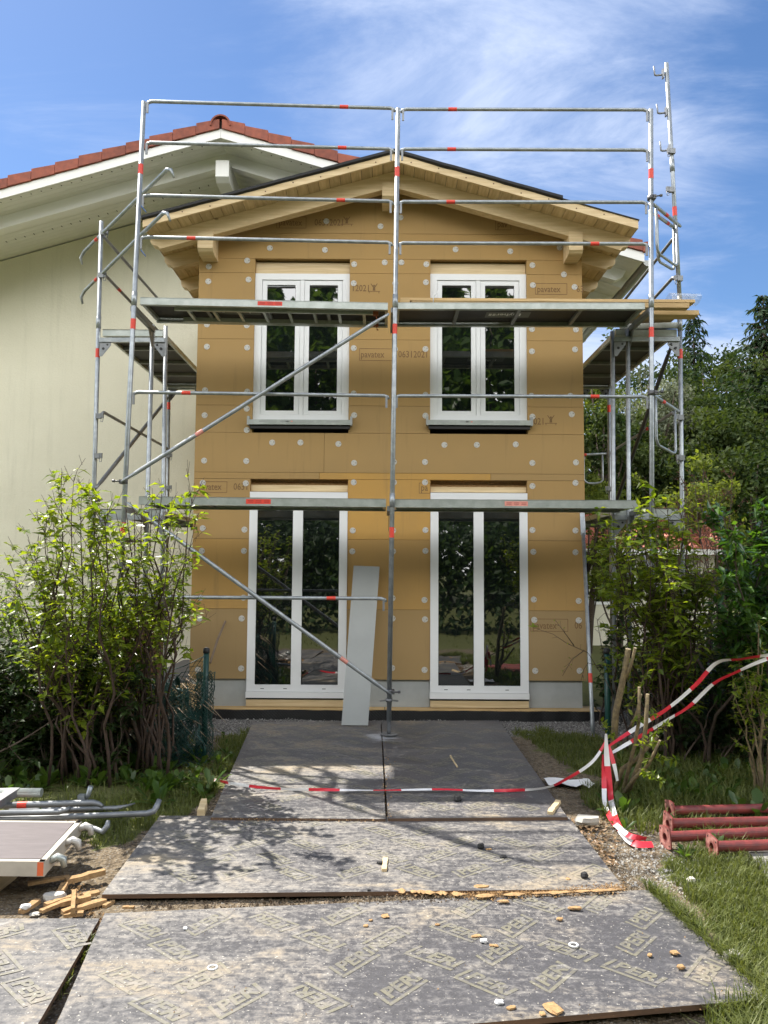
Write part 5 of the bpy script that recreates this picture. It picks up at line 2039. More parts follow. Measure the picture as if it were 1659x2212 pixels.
# ------------------------------------------------------------------ barrier tape
def tape(label, pts, wd, wdir, seg=0.2, start=0, group='red and white barrier tapes', wd_fn=None):
    pts = [V(p) for p in pts]
    # resample finely along a Catmull-Rom curve
    fine = []
    for i in range(len(pts) - 1):
        p0, p1, p2, p3 = pts[max(0, i - 1)], pts[i], pts[i + 1], pts[min(len(pts) - 1, i + 2)]
        n = max(2, int((p2 - p1).length / 0.02))
        for k in range(n):
            t = k / n
            fine.append(0.5 * ((2 * p1) + (p2 - p0) * t + (2 * p0 - 5 * p1 + 4 * p2 - p3) * t * t + (3 * p1 - p0 - 3 * p2 + p3) * t ** 3))
    fine.append(pts[-1])
    b = MB()
    s = 0.0
    vs, fs, ms = [], [], []
    rr = random.Random(len(fine))
    tw0 = rr.random() * 6
    for i, p in enumerate(fine):
        t = (fine[min(i + 1, len(fine) - 1)] - fine[max(0, i - 1)]).normalized()
        if i:
            s += (p - fine[i - 1]).length
        w_ = V(wdir)
        w_ = (w_ - t * w_.dot(t)).normalized()
        o_ = t.cross(w_)
        an = 0.9 * math.sin(s * 2.7 + tw0) + 0.35 * math.sin(s * 7 + tw0)
        ww = (w_ * math.cos(an) + o_ * math.sin(an)) * wd / 2
        cr = o_ * 0.004 * math.sin(s * 25)
        vs += [p - ww, p + cr, p + ww]
        if i:
            for k in range(2):
                fs.append(((i - 1) * 3 + k, (i - 1) * 3 + k + 1, i * 3 + k + 1, i * 3 + k))
                ms.append((int(s / seg) + start) % 2)
    b.add(vs, fs, 0, True)
    b.m = ms
    return tag(b.build('barrier_tape', [M_TAPER, M_TAPEW]), label, 'barrier tape', group)


zt = 0.075
mid = [(590, 1703), (710, 1706), (830, 1707), (950, 1705), (1050, 1708), (1170, 1703)]
tape('red and white tape sagging low across the panels between the two green posts', [P(453, 1682, 6.45), G(500, 1692, .1)] + [G(x, y, zt) for x, y in mid] + [P(1225, 1682, 5.78), P(1280, 1645, 5.76), P(1311, 1598, 5.74)], .022, (0, 0.55, 0.8), .225)
tape('upper red and white tape rising through the shrub beside the house corner', [P(1314, 1612, 5.74), P(1375, 1572, 5.8), P(1440, 1532, 5.85), P(1500, 1482, 5.9), P(1548, 1432, 5.8), P(1600, 1424, 5.7), P(1668, 1414, 5.7), P(1740, 1408, 6.1), P(1765, 1420, 6.3)], .030, (0, 0.2, 1), .2)
tape('lower slack red and white tape running below the other one into the shrub', [P(1312, 1632, 5.72), P(1380, 1592, 5.76), P(1440, 1556, 5.8), P(1490, 1525, 5.9), P(1540, 1478, 5.8), P(1590, 1452, 5.75), P(1668, 1420, 5.75), P(1742, 1412, 6.1), P(1766, 1424, 6.3)], .027, (0, 0.3, 1), .21, 1)
zg = 0.02
tape('long end of red and white tape hanging down and trailing on the soil', [P(1309, 1585, 5.7), P(1311, 1640, 5.66), P(1316, 1690, 5.62), P(1320, 1728, 5.56), G(1328, 1764, .03), G(1345, 1800, .02), G(1372, 1822, .02), G(1410, 1824, .02)], .042, (1, 0.1, 0), .235, 1)
tape('second hanging end of tape beside the green post, doubled back on the soil', [P(1304, 1630, 5.68), P(1305, 1690, 5.62), P(1307, 1738, 5.5), G(1322, 1772, .03), G(1340, 1790, .03), G(1362, 1806, .05), G(1396, 1812, .04)], .034, (1, 0.1, 0), .235)
tape('short torn tape end dangling at the pruned stump', [P(1313, 1612, 5.72), P(1326, 1650, 5.66), P(1334, 1687, 5.64)], .035, (1, 0.1, 0), .13)
tape('white and red knot of tape wound round the green post', [P(1304, 1600, 6.9), P(1311, 1600, 6.8), P(1318, 1602, 6.85), P(1345, 1600, 6.8)], .035, (0, 0, 1), .1)


# ------------------------------------------------------------------ fence posts and chain link
def fence_post(root, top, z0, r=0.024):
    b = MB()
    b.tube([(top.x, top.y, z0), top], r, 14)
    o = b.build('post', M_GREENP, root)
    c = MB()
    c.tube([top + V((0, 0, -0.03)), top + V((0, 0, 0.008))], r + 0.004, 14)
    c.tube([top + V((0, 0, 0.008)), top + V((0, 0, 0.018))], [r + 0.004, r * 0.5], 14)
    c.build('cap', M_BLACK, o)


pt = P(446, 1403, 6.8)
fen = thing('chain_link_fence', 'crumpled green chain link fence hanging from a green post beside the path', 'fence', (pt.x, pt.y, 0))
fence_post(fen, pt, -0.02)
bt = MB()
for px, py in ((452, 1683),):
    q = P(px, py, 6.75)
    bt.tube([q + V((0.03 * math.cos(k * math.pi / 4), 0.03 * math.sin(k * math.pi / 4), 0)) for k in range(9)], 0.014, 6)
bt.build('tape_knot', M_TAPER, fen)


def wiremesh(fn, nu, nv, r=0.0042):
    b = MB()
    for i in range(nu):
        for ph in (0, 1):
            pts = []
            for j in range(nv + 1):
                du = 0.5 if (j + ph) % 2 else -0.5
                pts.append(fn((i + 0.5 + du * 1.0) / nu, j / nv))
            b.tube(pts, r, 3, caps=False)
    return b


def f1(u, v_):
    x = pt.x - u * 0.75
    sag = 0.16 * math.sin(math.pi * min(1, u * 1.0)) + 0.18 * u
    h = (0.93 - sag)
    y = 6.82 + 0.18 * u + 0.10 * mnoise.noise((u * 4, v_ * 3, 1)) * (0.3 + u)
    return V((x + 0.05 * mnoise.noise((u * 5, v_ * 4, 8)), y, 0.03 + v_ * h + 0.05 * mnoise.noise((u * 5, v_ * 3, 4)) * v_))


wiremesh(f1, 13, 18).build('wire_mesh', M_GREENP, fen)


def f2(u, v_):     # loosened mesh rolled and crushed beside the post
    an = u * 4.6 * math.pi
    r_ = 0.10 + 0.20 * u
    k = 1.0 - 0.25 * v_
    return V((pt.x - 0.30 + (r_ * 1.25 * math.cos(an)) * k + 0.10 * mnoise.noise((u * 12, v_ * 5, 2)), 6.72 + r_ * 0.7 * math.sin(an) * k + 0.08 * mnoise.noise((u * 12, v_ * 5, 12)),
              0.02 + v_ * (0.66 + 0.15 * mnoise.noise((u * 6, 0, 5))) + 0.07 * mnoise.noise((u * 13, v_ * 6, 22))))


wiremesh(f2, 70, 18, 0.0042).build('wire_mesh', M_GREENP, fen)


def f3(u, v_):
    an = u * 1.7 * math.pi + 0.4
    return V((pt.x + 0.0 + 0.075 * math.cos(an) + 0.03 * mnoise.noise((u * 9, v_ * 8, 3)), pt.y + 0.06 * math.sin(an), 0.05 + v_ * 0.72 + 0.03 * mnoise.noise((u * 9, v_ * 7, 7))))


wiremesh(f3, 14, 22, 0.0038).build('wire_mesh', M_GREENP, fen)
tw_ = MB()
for z0, z1 in ((0.92, 0.74), (0.6, 0.5), (0.3, 0.28)):
    tw_.tube([V((pt.x, pt.y - 0.03, z0)), V((pt.x - 0.2, pt.y + 0.02, (z0 + z1) / 2 - 0.01)), V((pt.x - 0.45, pt.y + 0.08, z1)), V((pt.x - 0.75, pt.y + 0.15, z1 - 0.03))], 0.004, 5)
tw_.build('tension_wire', M_GREENP, fen)
pr_ = P(1311, 1404, 7.0)
gp = thing('fence_post', 'green metal fence post with tape tied round it near the tan wall corner', 'fence post', (pr_.x, pr_.y, 0))
fence_post(gp, pr_, -0.02, 0.027)

# ------------------------------------------------------------------ scaffold parts stacked on the grass
ztop = 0.20
FR, BR = G(96, 1861, ztop), G(176, 1774, ztop)
ld = thing('scaffold_deck', 'loose scaffold deck with a violet brown board lying on the soil beside the path', 'scaffold deck', (FR.x, FR.y, 0))
FL, BL = FR + V((-2.2, 0.02, 0)), BR + V((-2.2, 0.02, 0))
b = MB()
th = 0.074
for p, q, iv in ((FL, FR, V((0, 1, 0))), (BL, BR, V((0, -1, 0))), (FR, BR, V((-1, 0, 0)))):
    b.hexa([p - V((0, 0, th)), q - V((0, 0, th)), q - V((0, 0, th)) + iv * 0.03, p - V((0, 0, th)) + iv * 0.03, p, q, q + iv * 0.03, p + iv * 0.03])
b.build('frame', mat('pale_aluminium', (0.62, 0.58, 0.50), 0.45, 0.35, 0.2, 8), ld)
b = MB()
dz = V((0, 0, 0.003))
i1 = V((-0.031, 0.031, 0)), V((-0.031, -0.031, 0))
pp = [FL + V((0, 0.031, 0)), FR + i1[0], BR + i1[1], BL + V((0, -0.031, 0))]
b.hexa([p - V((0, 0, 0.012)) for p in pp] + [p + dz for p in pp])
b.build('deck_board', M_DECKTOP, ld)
for k, t in enumerate((0.15, 0.55, 0.93)):
    p = FR + (BR - FR) * t + V((0.0, 0, -0.03))
    h = MB()
    h.tube([p, p + V((0.035, 0.005, 0.018)), p + V((0.062, 0.01, 0.004)), p + V((0.068, 0.01, -0.035))], [0.018, 0.02, 0.02, 0.015], 10)
    h.build('claw', mat('cast_claw', (0.60, 0.58, 0.54), 0.5, 0.3) if k else M_ALU, ld)
b = MB()
b.box((FR.x - 0.035, FR.y - 0.0015, ztop - th * 0.95), (FR.x - 0.004, FR.y + 0.001, ztop - 0.004))
b.build('red_label', mat('orange_sticker', (0.75, 0.16, 0.06), 0.5), ld)
bb = MB()
for x in (FR.x - 0.35, FR.x - 1.6):
    bb.box((x - 0.04, FR.y + 0.08, -0.03), (x + 0.04, BR.y - 0.02, ztop - th - 0.001))
    tag(bb.build('timber_bearer', M_WOODY), 'timber bearer under the loose scaffold deck', 'timber', 'bearers under the loose deck')
    bb = MB()


def loose_tube(name, label, pts, r, n=12, band_px=None, rs=None):
    b = MB()
    b.tube(pts, rs or r, n)
    o = b.build(name, M_GALVD)
    tag(o, label, 'scaffold tube', 'loose scaffold tubes by the path')
    if band_px:
        band(o, pts[0], pts[1], band_px, r, 0.06)
    return o


z0 = 0.10
loose_tube('guard_rail', 'long loose guard rail with an upturned flattened end pointing at the path', [G(-120, 1772, z0), G(60, 1768, z0), G(318, 1757, z0), G(332, 1752, z0 + .01), G(338, 1743, z0 + .03), G(345, 1727, z0 + .07)], 0.019, rs=[.019, .019, .019, .019, .02, .016])
loose_tube('guard_rail', 'loose guard rail with a red band lying beside the ribbed aluminium end', [G(-60, 1742, z0 + .02), G(200, 1734, z0 + .02), G(212, 1736, z0 + .015), G(222, 1742, z0)], 0.021, band_px=G(48, 1739, z0 + .02), rs=[.021, .021, .018, .012])
loose_tube('guard_rail', 'loose guard rail with a curled flat end on top of the long rail', [G(-60, 1758, z0 + .04), G(128, 1754, z0 + .04), G(142, 1750, z0 + .06), G(152, 1744, z0 + .07)], 0.018, rs=[.018, .018, .016, .010])
loose_tube('guard_rail', 'thin loose rail lowest in the stack of tubes, ending in a point', [G(20, 1752, .04), G(250, 1746, .04), G(270, 1742, .04), G(292, 1735, .05)], 0.017, rs=[.017, .017, .012, .004])
loose_tube('guard_rail', 'loose rail behind the deck with a bent claw at its end', [G(-20, 1775, .06), G(205, 1790, .06), G(222, 1797, .05), G(232, 1784, .08), G(234, 1772, .11)], 0.016, rs=[.016, .016, .018, .018, .012])
b = MB()
p = G(176, 1726, z0 + .03)
b.box((p.x - .02, p.y - .02, p.z - .02), (p.x + .025, p.y + .02, p.z + .03))
b.tube([p + V((.03, 0, 0)), p + V((.045, 0, .03)), p + V((.06, 0, .085))], [.012, .016, .018], 8)
tag(b.build('rail_clamp', M_GALV), 'loose clamp with an upright lever on top of the tubes', 'clamp')
b = MB()
p0, p1 = G(-40, 1712, .16), G(90, 1712, .16)
nn = 16
for k in range(nn):
    an = 2 * math.pi * k / nn
    o2 = V((0, math.cos(an), math.sin(an))) * .024
    b.tube([p0 + o2, p1 + o2], .0055, 5)
b.tube([p0, p1], .021, 10)
tag(b.build('ribbed_tube', M_ALU), 'ribbed aluminium tube end lying behind the loose rails', 'tube')
b = MB()
p0, p1 = G(32, 1712, .16), G(-60, 1772, .14)
b.beam(p0, p1, .055, .045)
b.beam(p0 + V((0, 0, .03)), p1 + V((0, 0, .03)), .07, .006)
tag(b.build('channel_beam', M_GALVD), 'dark steel channel lying askew across the loose rails', 'channel')

# ------------------------------------------------------------------ red steel props
for i, (x, y, xr, yr, lab) in enumerate(((1440, 1751, 1665, 1746, 'red steel prop farthest from the path edge, lying behind the other props'), (1436, 1779, 1665, 1774, 'red steel prop second from the back of the row'),
                                         (1430, 1808, 1665, 1797, 'red steel prop whose flange reaches nearest to the tape end'), (1531, 1829, 1665, 1825, 'short looking red steel prop lying in front of the others in the grass'))):
    zc = 0.062
    a, b_ = G(x + 6, y, zc), G(xr, yr, zc)
    d = (b_ - a).normalized()
    b_ = a + d * 2.3
    root = thing('steel_prop', lab, 'steel prop', (a.x, a.y, 0), 'red steel props on the grass')
    m_ = MB()
    m_.pipe(a, b_, 0.031, 18)
    m_.build('tube', M_REDOX, root)
    f = MB()
    sd_ = d.cross(V((0, 0, 1))).normalized()
    rr = random.Random(i)
    tilt = rr.uniform(-0.15, 0.15)
    ux = sd_ * math.cos(tilt) + V((0, 0, 1)) * math.sin(tilt)
    uz = V((0, 0, 1)) * math.cos(tilt) - sd_ * math.sin(tilt)
    S, hole, n = 0.066, 0.024, 16
    outer, inner = [], []
    for k in range(n):
        an = 2 * math.pi * k / n
        cx, cz = math.cos(an), math.sin(an)
        q = max(abs(cx), abs(cz))
        e = 1 / q if q > 0.78 else 1.28
        outer.append(a + ux * cx * S * e + uz * cz * S * e)
        inner.append(a + ux * cx * hole + uz * cz * hole)
    t_ = d * 0.009
    vs = outer + inner + [p + t_ for p in outer] + [p + t_ for p in inner]
    fs, ms = [], []
    for k in range(n):
        j = (k + 1) % n
        fs += [(k, j, n + j, n + k), (2 * n + j, 2 * n + k, 3 * n + k, 3 * n + j), (j, k, 2 * n + k, 2 * n + j), (n + k, n + j, 3 * n + j, 3 * n + k)]
        ms += [0, 0, 1, 1]
    f.add(vs, fs, 0, False)
    f.m = ms
    for sx_, sz_ in ((1, 1), (-1, 1), (1, -1), (-1, -1)):
        f.disc(a + ux * sx_ * 0.045 + uz * sz_ * 0.045 - d * 0.001, d, 0.006, 0.002, 8, 2)
    f.build('flange_plate', [M_REDOXW, M_REDOX, M_DARK], root)

# brown bin and stone step by the cream wall
bx = P(262, 1330, 8.0)
bin_ = thing('wooden_box', 'dark brown wooden box with a lid behind the shrub', 'wooden box', (bx.x, 8.0, 0))
b = MB()
for k in range(6):
    x = P(224, 1380, 8.0).x + k * 0.085
    b.box((x, 8.0, 0.02), (x + 0.08, 8.03, bx.z + 0.05), 0, (k * 0.37) % 1)
b.box((P(224, 1380, 8.0).x, 8.031, 0.02), (P(224, 1380, 8.0).x + 0.5, 8.4, bx.z + 0.05), 0, 0.3)
b.build('body', M_BROWNP, bin_)
b = MB()
x0 = P(219, 1325, 7.9).x
b.prism([(x0, 7.92, bx.z + 0.05), (x0, 8.46, bx.z + 0.13), (x0, 8.46, bx.z + 0.16), (x0, 7.92, bx.z + 0.08)], (0.58, 0, 0))
b.build('lid', mat('dark_lid', (0.06, 0.05, 0.045), 0.7), bin_)
b = MB()
xa, xb = P(312, 1440, 9.6).x, XL - 0.06
b.box((xa, 9.4, -0.05), (xb, 11.5, P(360, 1470, 9.4).z))
tag(b.build('stone_step', mat('dark_slab', (0.12, 0.12, 0.125), 0.7)), 'dark stone slab step between the cream wall and the tan corner', 'step')
b = MB()
xa, xb = P(366, 1490, 8.6).x, P(418, 1490, 8.6).x
b.box((xa, 8.55, P(390, 1516, 8.6).z - 0.1), (xb, 9.0, P(390, 1487, 8.6).z))
tag(b.build('timber_offcut', M_WOODG), 'weathered timber block at the foot of the tan corner behind the fence', 'offcut')
# ------------------------------------------------------------------ vegetation
def leaf(mb, b, d, nrm, ln, wd, a, droop=0.15, mi=0):
    d = V(d).normalized()
    s = d.cross(nrm)
    if s.length < 1e-3:
        s = d.orthogonal()
    s.normalize()
    n = s.cross(d)
    m_ = b + d * ln * 0.45 - n * wd * 0.12
    t = b + d * ln - n * ln * droop
    l_ = b + d * ln * 0.42 + s * wd / 2 + n * wd * 0.05
    r_ = b + d * ln * 0.42 - s * wd / 2 + n * wd * 0.05
    o = len(mb.v)
    mb.v.extend([tuple(b), tuple(l_), tuple(t), tuple(m_), tuple(r_)])
    mb.f.extend([[o, o + 3, o + 2, o + 1], [o, o + 4, o + 2, o + 3]])
    mb.m += [mi, mi]
    mb.s += [False, False]
    mb.a += [a, a]


def rdir(rr, zb=0.0):
    an = rr.uniform(0, 2 * math.pi)
    z = rr.uniform(-1, 1)
    q = math.sqrt(1 - z * z)
    return V((q * math.cos(an), q * math.sin(an), z + zb))


def stem_path(base, tip, rr, n=9, wig=0.05):
    pts = []
    sd = rr.random() * 100
    for i in range(n + 1):
        t = i / n
        h = t ** rr.uniform(1.25, 1.3)
        x = base.x + (tip.x - base.x) * h
        y = base.y + (tip.y - base.y) * h
        z = base.z + (tip.z - base.z) * (t ** 0.93)
        k = wig * math.sin(math.pi * min(1, t * 1.1))
        pts.append(V((x + k * mnoise.noise((t * 4, sd, 0)) * 2, y + k * mnoise.noise((t * 4, sd, 5)) * 2, z)))
    pts[-1] = V(tip)
    return pts


def at_path(pts, t):
    f = t * (len(pts) - 1)
    i = min(int(f), len(pts) - 2)
    return pts[i].lerp(pts[i + 1], f - i), (pts[i + 1] - pts[i]).normalized()


def woody(root, stems, lm, bm, seed, leaf_ln=0.07, twigs=10, twig_ln=0.3, leaf_from=0.35, per=7, r0=0.016, sub=True, asp=0.5, up=0.7, flat=0.8, keep=1.0):
    rr = random.Random(seed)
    wd, lf = MB(), MB()
    for base, tip in stems:
        Ls = (tip - base).length
        pts = stem_path(base, tip, rr, 9, 0.06 * Ls)
        rb = r0 * rr.uniform(0.6, 1.2)
        wd.tube(pts, [rb * (1 - 0.86 * i / 9) for i in range(10)], 6)
        nt = int(twigs * rr.uniform(0.7, 1.3))
        for k in range(nt):
            t = leaf_from + (1 - leaf_from) * rr.random() ** 0.8
            p, d = at_path(pts, min(t, 0.99))
            dd = (rdir(rr) * 0.9 + d * 0.6 + V((0, 0, up))).normalized()
            ln = twig_ln * rr.uniform(0.4, 1.2) * (1.25 - 0.6 * t)
            q = p + dd * ln * 0.5 + rdir(rr) * ln * 0.08
            e = p + dd * ln + V((0, 0, ln * 0.1)) + rdir(rr) * ln * 0.1
            rt_ = rb * 0.32 * (1.2 - t)
            wd.tube([p, q, e], [max(rt_, 0.0022), max(rt_ * 0.8, 0.0018), 0.0014], 4, caps=False)
            tw = [(p, q, e)]
            if sub and ln > 0.16:
                for _ in range(2):
                    s0 = p.lerp(e, rr.uniform(0.3, 0.8))
                    s1 = s0 + (rdir(rr) + dd * 0.7 + V((0, 0, 0.5))).normalized() * ln * rr.uniform(0.3, 0.6)
                    wd.tube([s0, s1], [0.0018, 0.0012], 4, caps=False)
                    tw.append((s0, s0.lerp(s1, 0.5), s1))
            for a_, m_, b_ in tw:
                npairs = max(2, int(per * (b_ - a_).length / twig_ln + 1.5))
                for j in range(npairs):
                    if rr.random() > keep:
                        continue
                    tt = 0.25 + 0.75 * (j + rr.random() * 0.5) / npairs
                    pos = a_.lerp(m_, tt * 2) if tt < 0.5 else m_.lerp(b_, tt * 2 - 1)
                    for s in (0, 1):
                        ld_ = rdir(rr)
                        ld_.z *= 1 - flat
                        ld_.z += rr.uniform(-0.35, 0.25)
                        nn = (V((0, 0, 1)) + rdir(rr) * 0.5).normalized()
                        leaf(lf, pos, ld_, nn, leaf_ln * rr.choice((0.45, 0.6, 0.8, 0.95, 1.1, 1.3)) * rr.uniform(0.85, 1.15), leaf_ln * asp * rr.uniform(0.8, 1.15), rr.random(), rr.uniform(0.0, 0.35))
    wd.build('branches', bm, root)
    lf.build('foliage', lm, root)
    return root


def px_stems(rr, n, base_px, base_j, tip_px, Yb, Yj):
    """stems from a clump base on the ground to tips spread over a region"""
    out = []
    for i in range(n):
        bp = G(rr.uniform(*base_px[0]), rr.uniform(*base_px[1]))
        bp.x += rr.gauss(0, base_j)
        bp.y += rr.gauss(0, base_j)
        tp = P(rr.uniform(*tip_px[0]), rr.uniform(*tip_px[1]), bp.y + rr.gauss(0, Yj))
        out.append((V((bp.x, bp.y, -0.03)), tp))
    return out


# shrubs on the left
rr = random.Random(21)
def shrub(name, label, group=None, loc=(0, 0, 0), cat='shrub'):
    return thing(name, label, cat, loc, group)


s1 = shrub('flowering_shrub', 'open twiggy shrub with sunlit yellow green leaves, next to the chain link fence', None, G(320, 1665))
st = []
for tip in [(418, 1068), (392, 1105), (372, 1085), (350, 1062), (330, 1075), (305, 1090), (405, 1150), (290, 1100), (270, 1085), (395, 1210), (360, 1160), (250, 1105), (425, 1120), (300, 1190), (330, 1220), (265, 1180), (235, 1150)]:
    b0 = G(318 + rr.gauss(0, 26), 1660 + rr.gauss(0, 14))
    st.append((V((b0.x, b0.y, -0.03)), P(tip[0], tip[1], b0.y + rr.gauss(-0.72, 0.22))))
st += px_stems(rr, 10, ((260, 380), (1640, 1680)), 0.08, ((180, 320), (1230, 1430)), 6.2, 0.2)
woody(s1, st, M_LF_YEL, M_BARKR, 3, 0.082, 13, 0.31, 0.40, 3, 0.016, True, 0.5, 0.7, 0.88, 0.52)
s2 = shrub('flowering_shrub', 'twiggy shrub topped by one high sprig of leaves, beside the loose scaffold tubes', None, G(210, 1690))
st = []
for tip in [(160, 1030), (130, 1068), (175, 1085), (205, 1085), (95, 1130), (110, 1095), (60, 1165), (150, 1120), (190, 1130), (225, 1110), (75, 1220), (120, 1180), (50, 1200), (30, 1260), (240, 1090), (200, 1180), (20, 1320), (150, 1250)]:
    b0 = G(190 + rr.gauss(0, 38), 1675 + rr.gauss(0, 14))
    st.append((V((b0.x, b0.y, -0.03)), P(tip[0], tip[1], b0.y + rr.gauss(-0.72, 0.22))))
st += px_stems(rr, 12, ((110, 280), (1650, 1690)), 0.08, ((40, 260), (1240, 1450)), 6.2, 0.2)
woody(s2, st, M_LF_YEL, M_BARKR, 4, 0.080, 14, 0.33, 0.24, 3, 0.015, True, 0.5, 0.65, 0.88, 0.7)
s3 = shrub('dense_shrub', 'dense small leaved green shrub filling the corner beside the cream wall', None, G(20, 1600))
st = px_stems(rr, 30, ((-180, 200), (1585, 1640)), 0.1, ((-200, 225), (1215, 1460)), 7, 0.2)
woody(s3, st, M_LF_SUN, M_BARK, 5, 0.05, 24, 0.34, 0.1, 5, 0.014, True, 0.5, 0.4, 0.7, 0.9)
s4 = shrub('dense_shrub', 'dark shrub added as shade under the twiggy ones, close to the ribbed aluminium tube', None, G(100, 1665))
st = px_stems(rr, 58, ((-140, 300), (1610, 1690)), 0.08, ((-160, 310), (1310, 1600)), 6.4, 0.2)
woody(s4, st, M_LF_DARK, M_BARK, 6, 0.07, 20, 0.28, 0.05, 5, 0.011, True, 0.55, 0.3, 0.7, 0.9)  # added dark foliage stands in for the shade under the twiggy shrubs
# brush caught in the fence
br = MB()
for _ in range(60):
    p = V((pt.x - rr.uniform(0.1, 0.75), 6.75 + rr.uniform(-0.1, 0.3), rr.uniform(0.1, 0.75)))
    d = V((0.8, rr.uniform(-0.3, 0.3), -0.75 + rr.uniform(-0.3, 0.3))).normalized()
    q = p + d * rr.uniform(0.2, 0.5)
    br.tube([p, p.lerp(q, 0.5) + rdir(rr) * 0.03, q], [0.005, 0.004, 0.002], 4)
tag(br.build('brushwood', mat('dry_twigs', (0.34, 0.26, 0.18), 0.85, 0, 0.4, 30)), 'dry cut twigs caught behind the chain link mesh', 'brushwood')

# shrubs on the right
s5 = shrub('flowering_shrub', 'tall many stemmed shrub with reddish stems and green leaves in front of the corner scaffold', None, G(1440, 1650))
st = []
for k in range(22):
    b0 = G(1450 + rr.gauss(0, 35), 1640 + rr.gauss(0, 12))
    tip = (rr.uniform(1290, 1540), rr.uniform(1090, 1240))
    st.append((V((b0.x, b0.y, -0.03)), P(tip[0], tip[1], b0.y + rr.gauss(-0.6, 0.22))))
for tip in [(1405, 1065), (1440, 1085), (1380, 1092), (1360, 1130), (1340, 1150), (1285, 1120), (1480, 1100)]:
    b0 = G(1445 + rr.gauss(0, 22), 1645)
    st.append((V((b0.x, b0.y, -0.03)), P(tip[0], tip[1], b0.y + rr.gauss(-0.65, 0.15))))
woody(s5, st, M_LF_YEL, M_BARKR, 7, 0.09, 15, 0.34, 0.2, 3, 0.014, True, 0.5, 0.6, 0.85, 0.68)
s6 = shrub('laurel', 'glossy laurel with sunlit upright leaves at the edge of the garden', None, G(1640, 1650), 'laurel')
st = []
for k in range(20):
    b0 = G(1660 + rr.gauss(0, 40), 1650 + rr.gauss(0, 12))
    tip = (rr.uniform(1540, 1740), rr.uniform(1065, 1330))
    st.append((V((b0.x, b0.y, -0.03)), P(tip[0], tip[1], b0.y - 0.7 + rr.gauss(0.0, 0.25))))
woody(s6, st, M_LF_LAUR, M_BARK, 8, 0.105, 22, 0.28, 0.2, 6, 0.016, True, 0.42, 0.9, 0.35, 0.85)
s7 = shrub('dense_shrub', 'dark hedge like shrub behind the many stemmed one', None, G(1500, 1560))
st = px_stems(rr, 46, ((1330, 1900), (1545, 1580)), 0.15, ((1300, 1950), (1220, 1560)), 8.5, 0.35)
woody(s7, st, M_LF_DARK, M_BARK, 9, 0.085, 24, 0.38, 0.06, 5, 0.014, True, 0.5, 0.4, 0.7, 0.85)
s8 = shrub('bare_shrub', 'sparse thin shrub with reddish dry twigs reaching above the laurel', None, G(1530, 1640))
st = []
for tip in [(1480, 1040), (1500, 1025), (1460, 1060), (1530, 1035), (1555, 1060), (1510, 1070), (1580, 1030)]:
    b0 = G(1540 + rr.gauss(0, 15), 1630)
    st.append((V((b0.x, b0.y, -0.03)), P(tip[0], tip[1], b0.y + 0.3 + rr.gauss(0.0, 0.2))))
woody(s8, st, M_REDLEAF, M_BARKR, 10, 0.035, 14, 0.3, 0.5, 3, 0.011, True, 0.5, 0.6, 0.5, 0.5)
s11 = shrub('dense_shrub', 'low dark leafy shrub at the foot of the many stemmed one, above the red props', None, G(1560, 1650))
st = px_stems(rr, 30, ((1400, 1760), (1600, 1660)), 0.1, ((1390, 1780), (1400, 1600)), 7, 0.2)
woody(s11, st, M_LF_DARK, M_BARK, 16, 0.085, 15, 0.26, 0.1, 4, 0.010, True, 0.55, 0.3, 0.7, 0.85)
# pruned stump: thick sawn stems with a few shoots
s9 = shrub('pruned_shrub', 'pruned shrub of thick sawn off stems with tape looped round it', None, G(1345, 1690))
b, c_, lf = MB(), MB(), MB()
for pts, r0_, r1_ in ((((1318, 1640, 6.3), (1330, 1540, 6.3), (1350, 1450, 6.28), (1357, 1402, 6.25)), .028, .021), (((1350, 1470, 6.28), (1362, 1440, 6.24), (1372, 1400, 6.2)), .014, .011),
                      (((1340, 1680, 6.2), (1368, 1620, 6.15), (1380, 1560, 6.1), (1381, 1485, 6.1)), .016, .011), (((1345, 1690, 6.15), (1385, 1640, 6.05), (1395, 1570, 6.0), (1399, 1500, 6.0)), .02, .013),
                      (((1322, 1690, 6.3), (1345, 1660, 6.25), (1375, 1640, 6.2), (1420, 1590, 6.15)), .02, .014), (((1335, 1700, 6.2), (1372, 1680, 6.0), (1402, 1650, 5.9), (1425, 1600, 5.85)), .018, .008),
                      (((1362, 1570, 6.3), (1372, 1550, 6.28), (1385, 1500, 6.25)), .012, .008)):
    q = [P(p[0], p[1], p[2] - 0.38) for p in pts]
    if pts[0][1] > 1635:
        q[0].z = -0.02
    n = len(q)
    b.tube(q, [r0_ + (r1_ - r0_) * i / (n - 1) for i in range(n)], 9)
    e = (q[-1] - q[-2]).normalized()
    c_.disc(q[-1], e, r1_ * 0.96, 0.003, 10)
for px0, py0, px1, py1, Y in ((1352, 1540, 1400, 1450, 6.2), (1365, 1560, 1420, 1540, 6.1), (1375, 1610, 1440, 1600, 5.95), (1390, 1640, 1460, 1640, 5.9), (1380, 1660, 1430, 1690, 5.85), (1395, 1600, 1450, 1560, 5.95), (1330, 1600, 1300, 1560, 6.25)):
    p, q = P(px0, py0, Y - 0.38), P(px1, py1, Y - 0.43)
    b.tube([p, p.lerp(q, .5) + V((0, 0, .02)), q], [.003, .0025, .0015], 4)
    for k in range(14):
        t = 0.1 + 0.9 * k / 13
        pos = p.lerp(q, t)
        for s in (0, 1):
            leaf(lf, pos, rdir(rr, 0.1), V((0, 0, 1)) + rdir(rr) * .5, rr.uniform(.04, .065), .026, rr.random())
b.build('branches', M_CUTBARK, s9)
c_.build('cut_end', M_CUT, s9)
lf.build('foliage', M_LF_YEL, s9)
s10 = shrub('thin_shrub', 'thin leaning shrub with pale twisted shoots where the tapes end', None, G(1640, 1720))
st = []
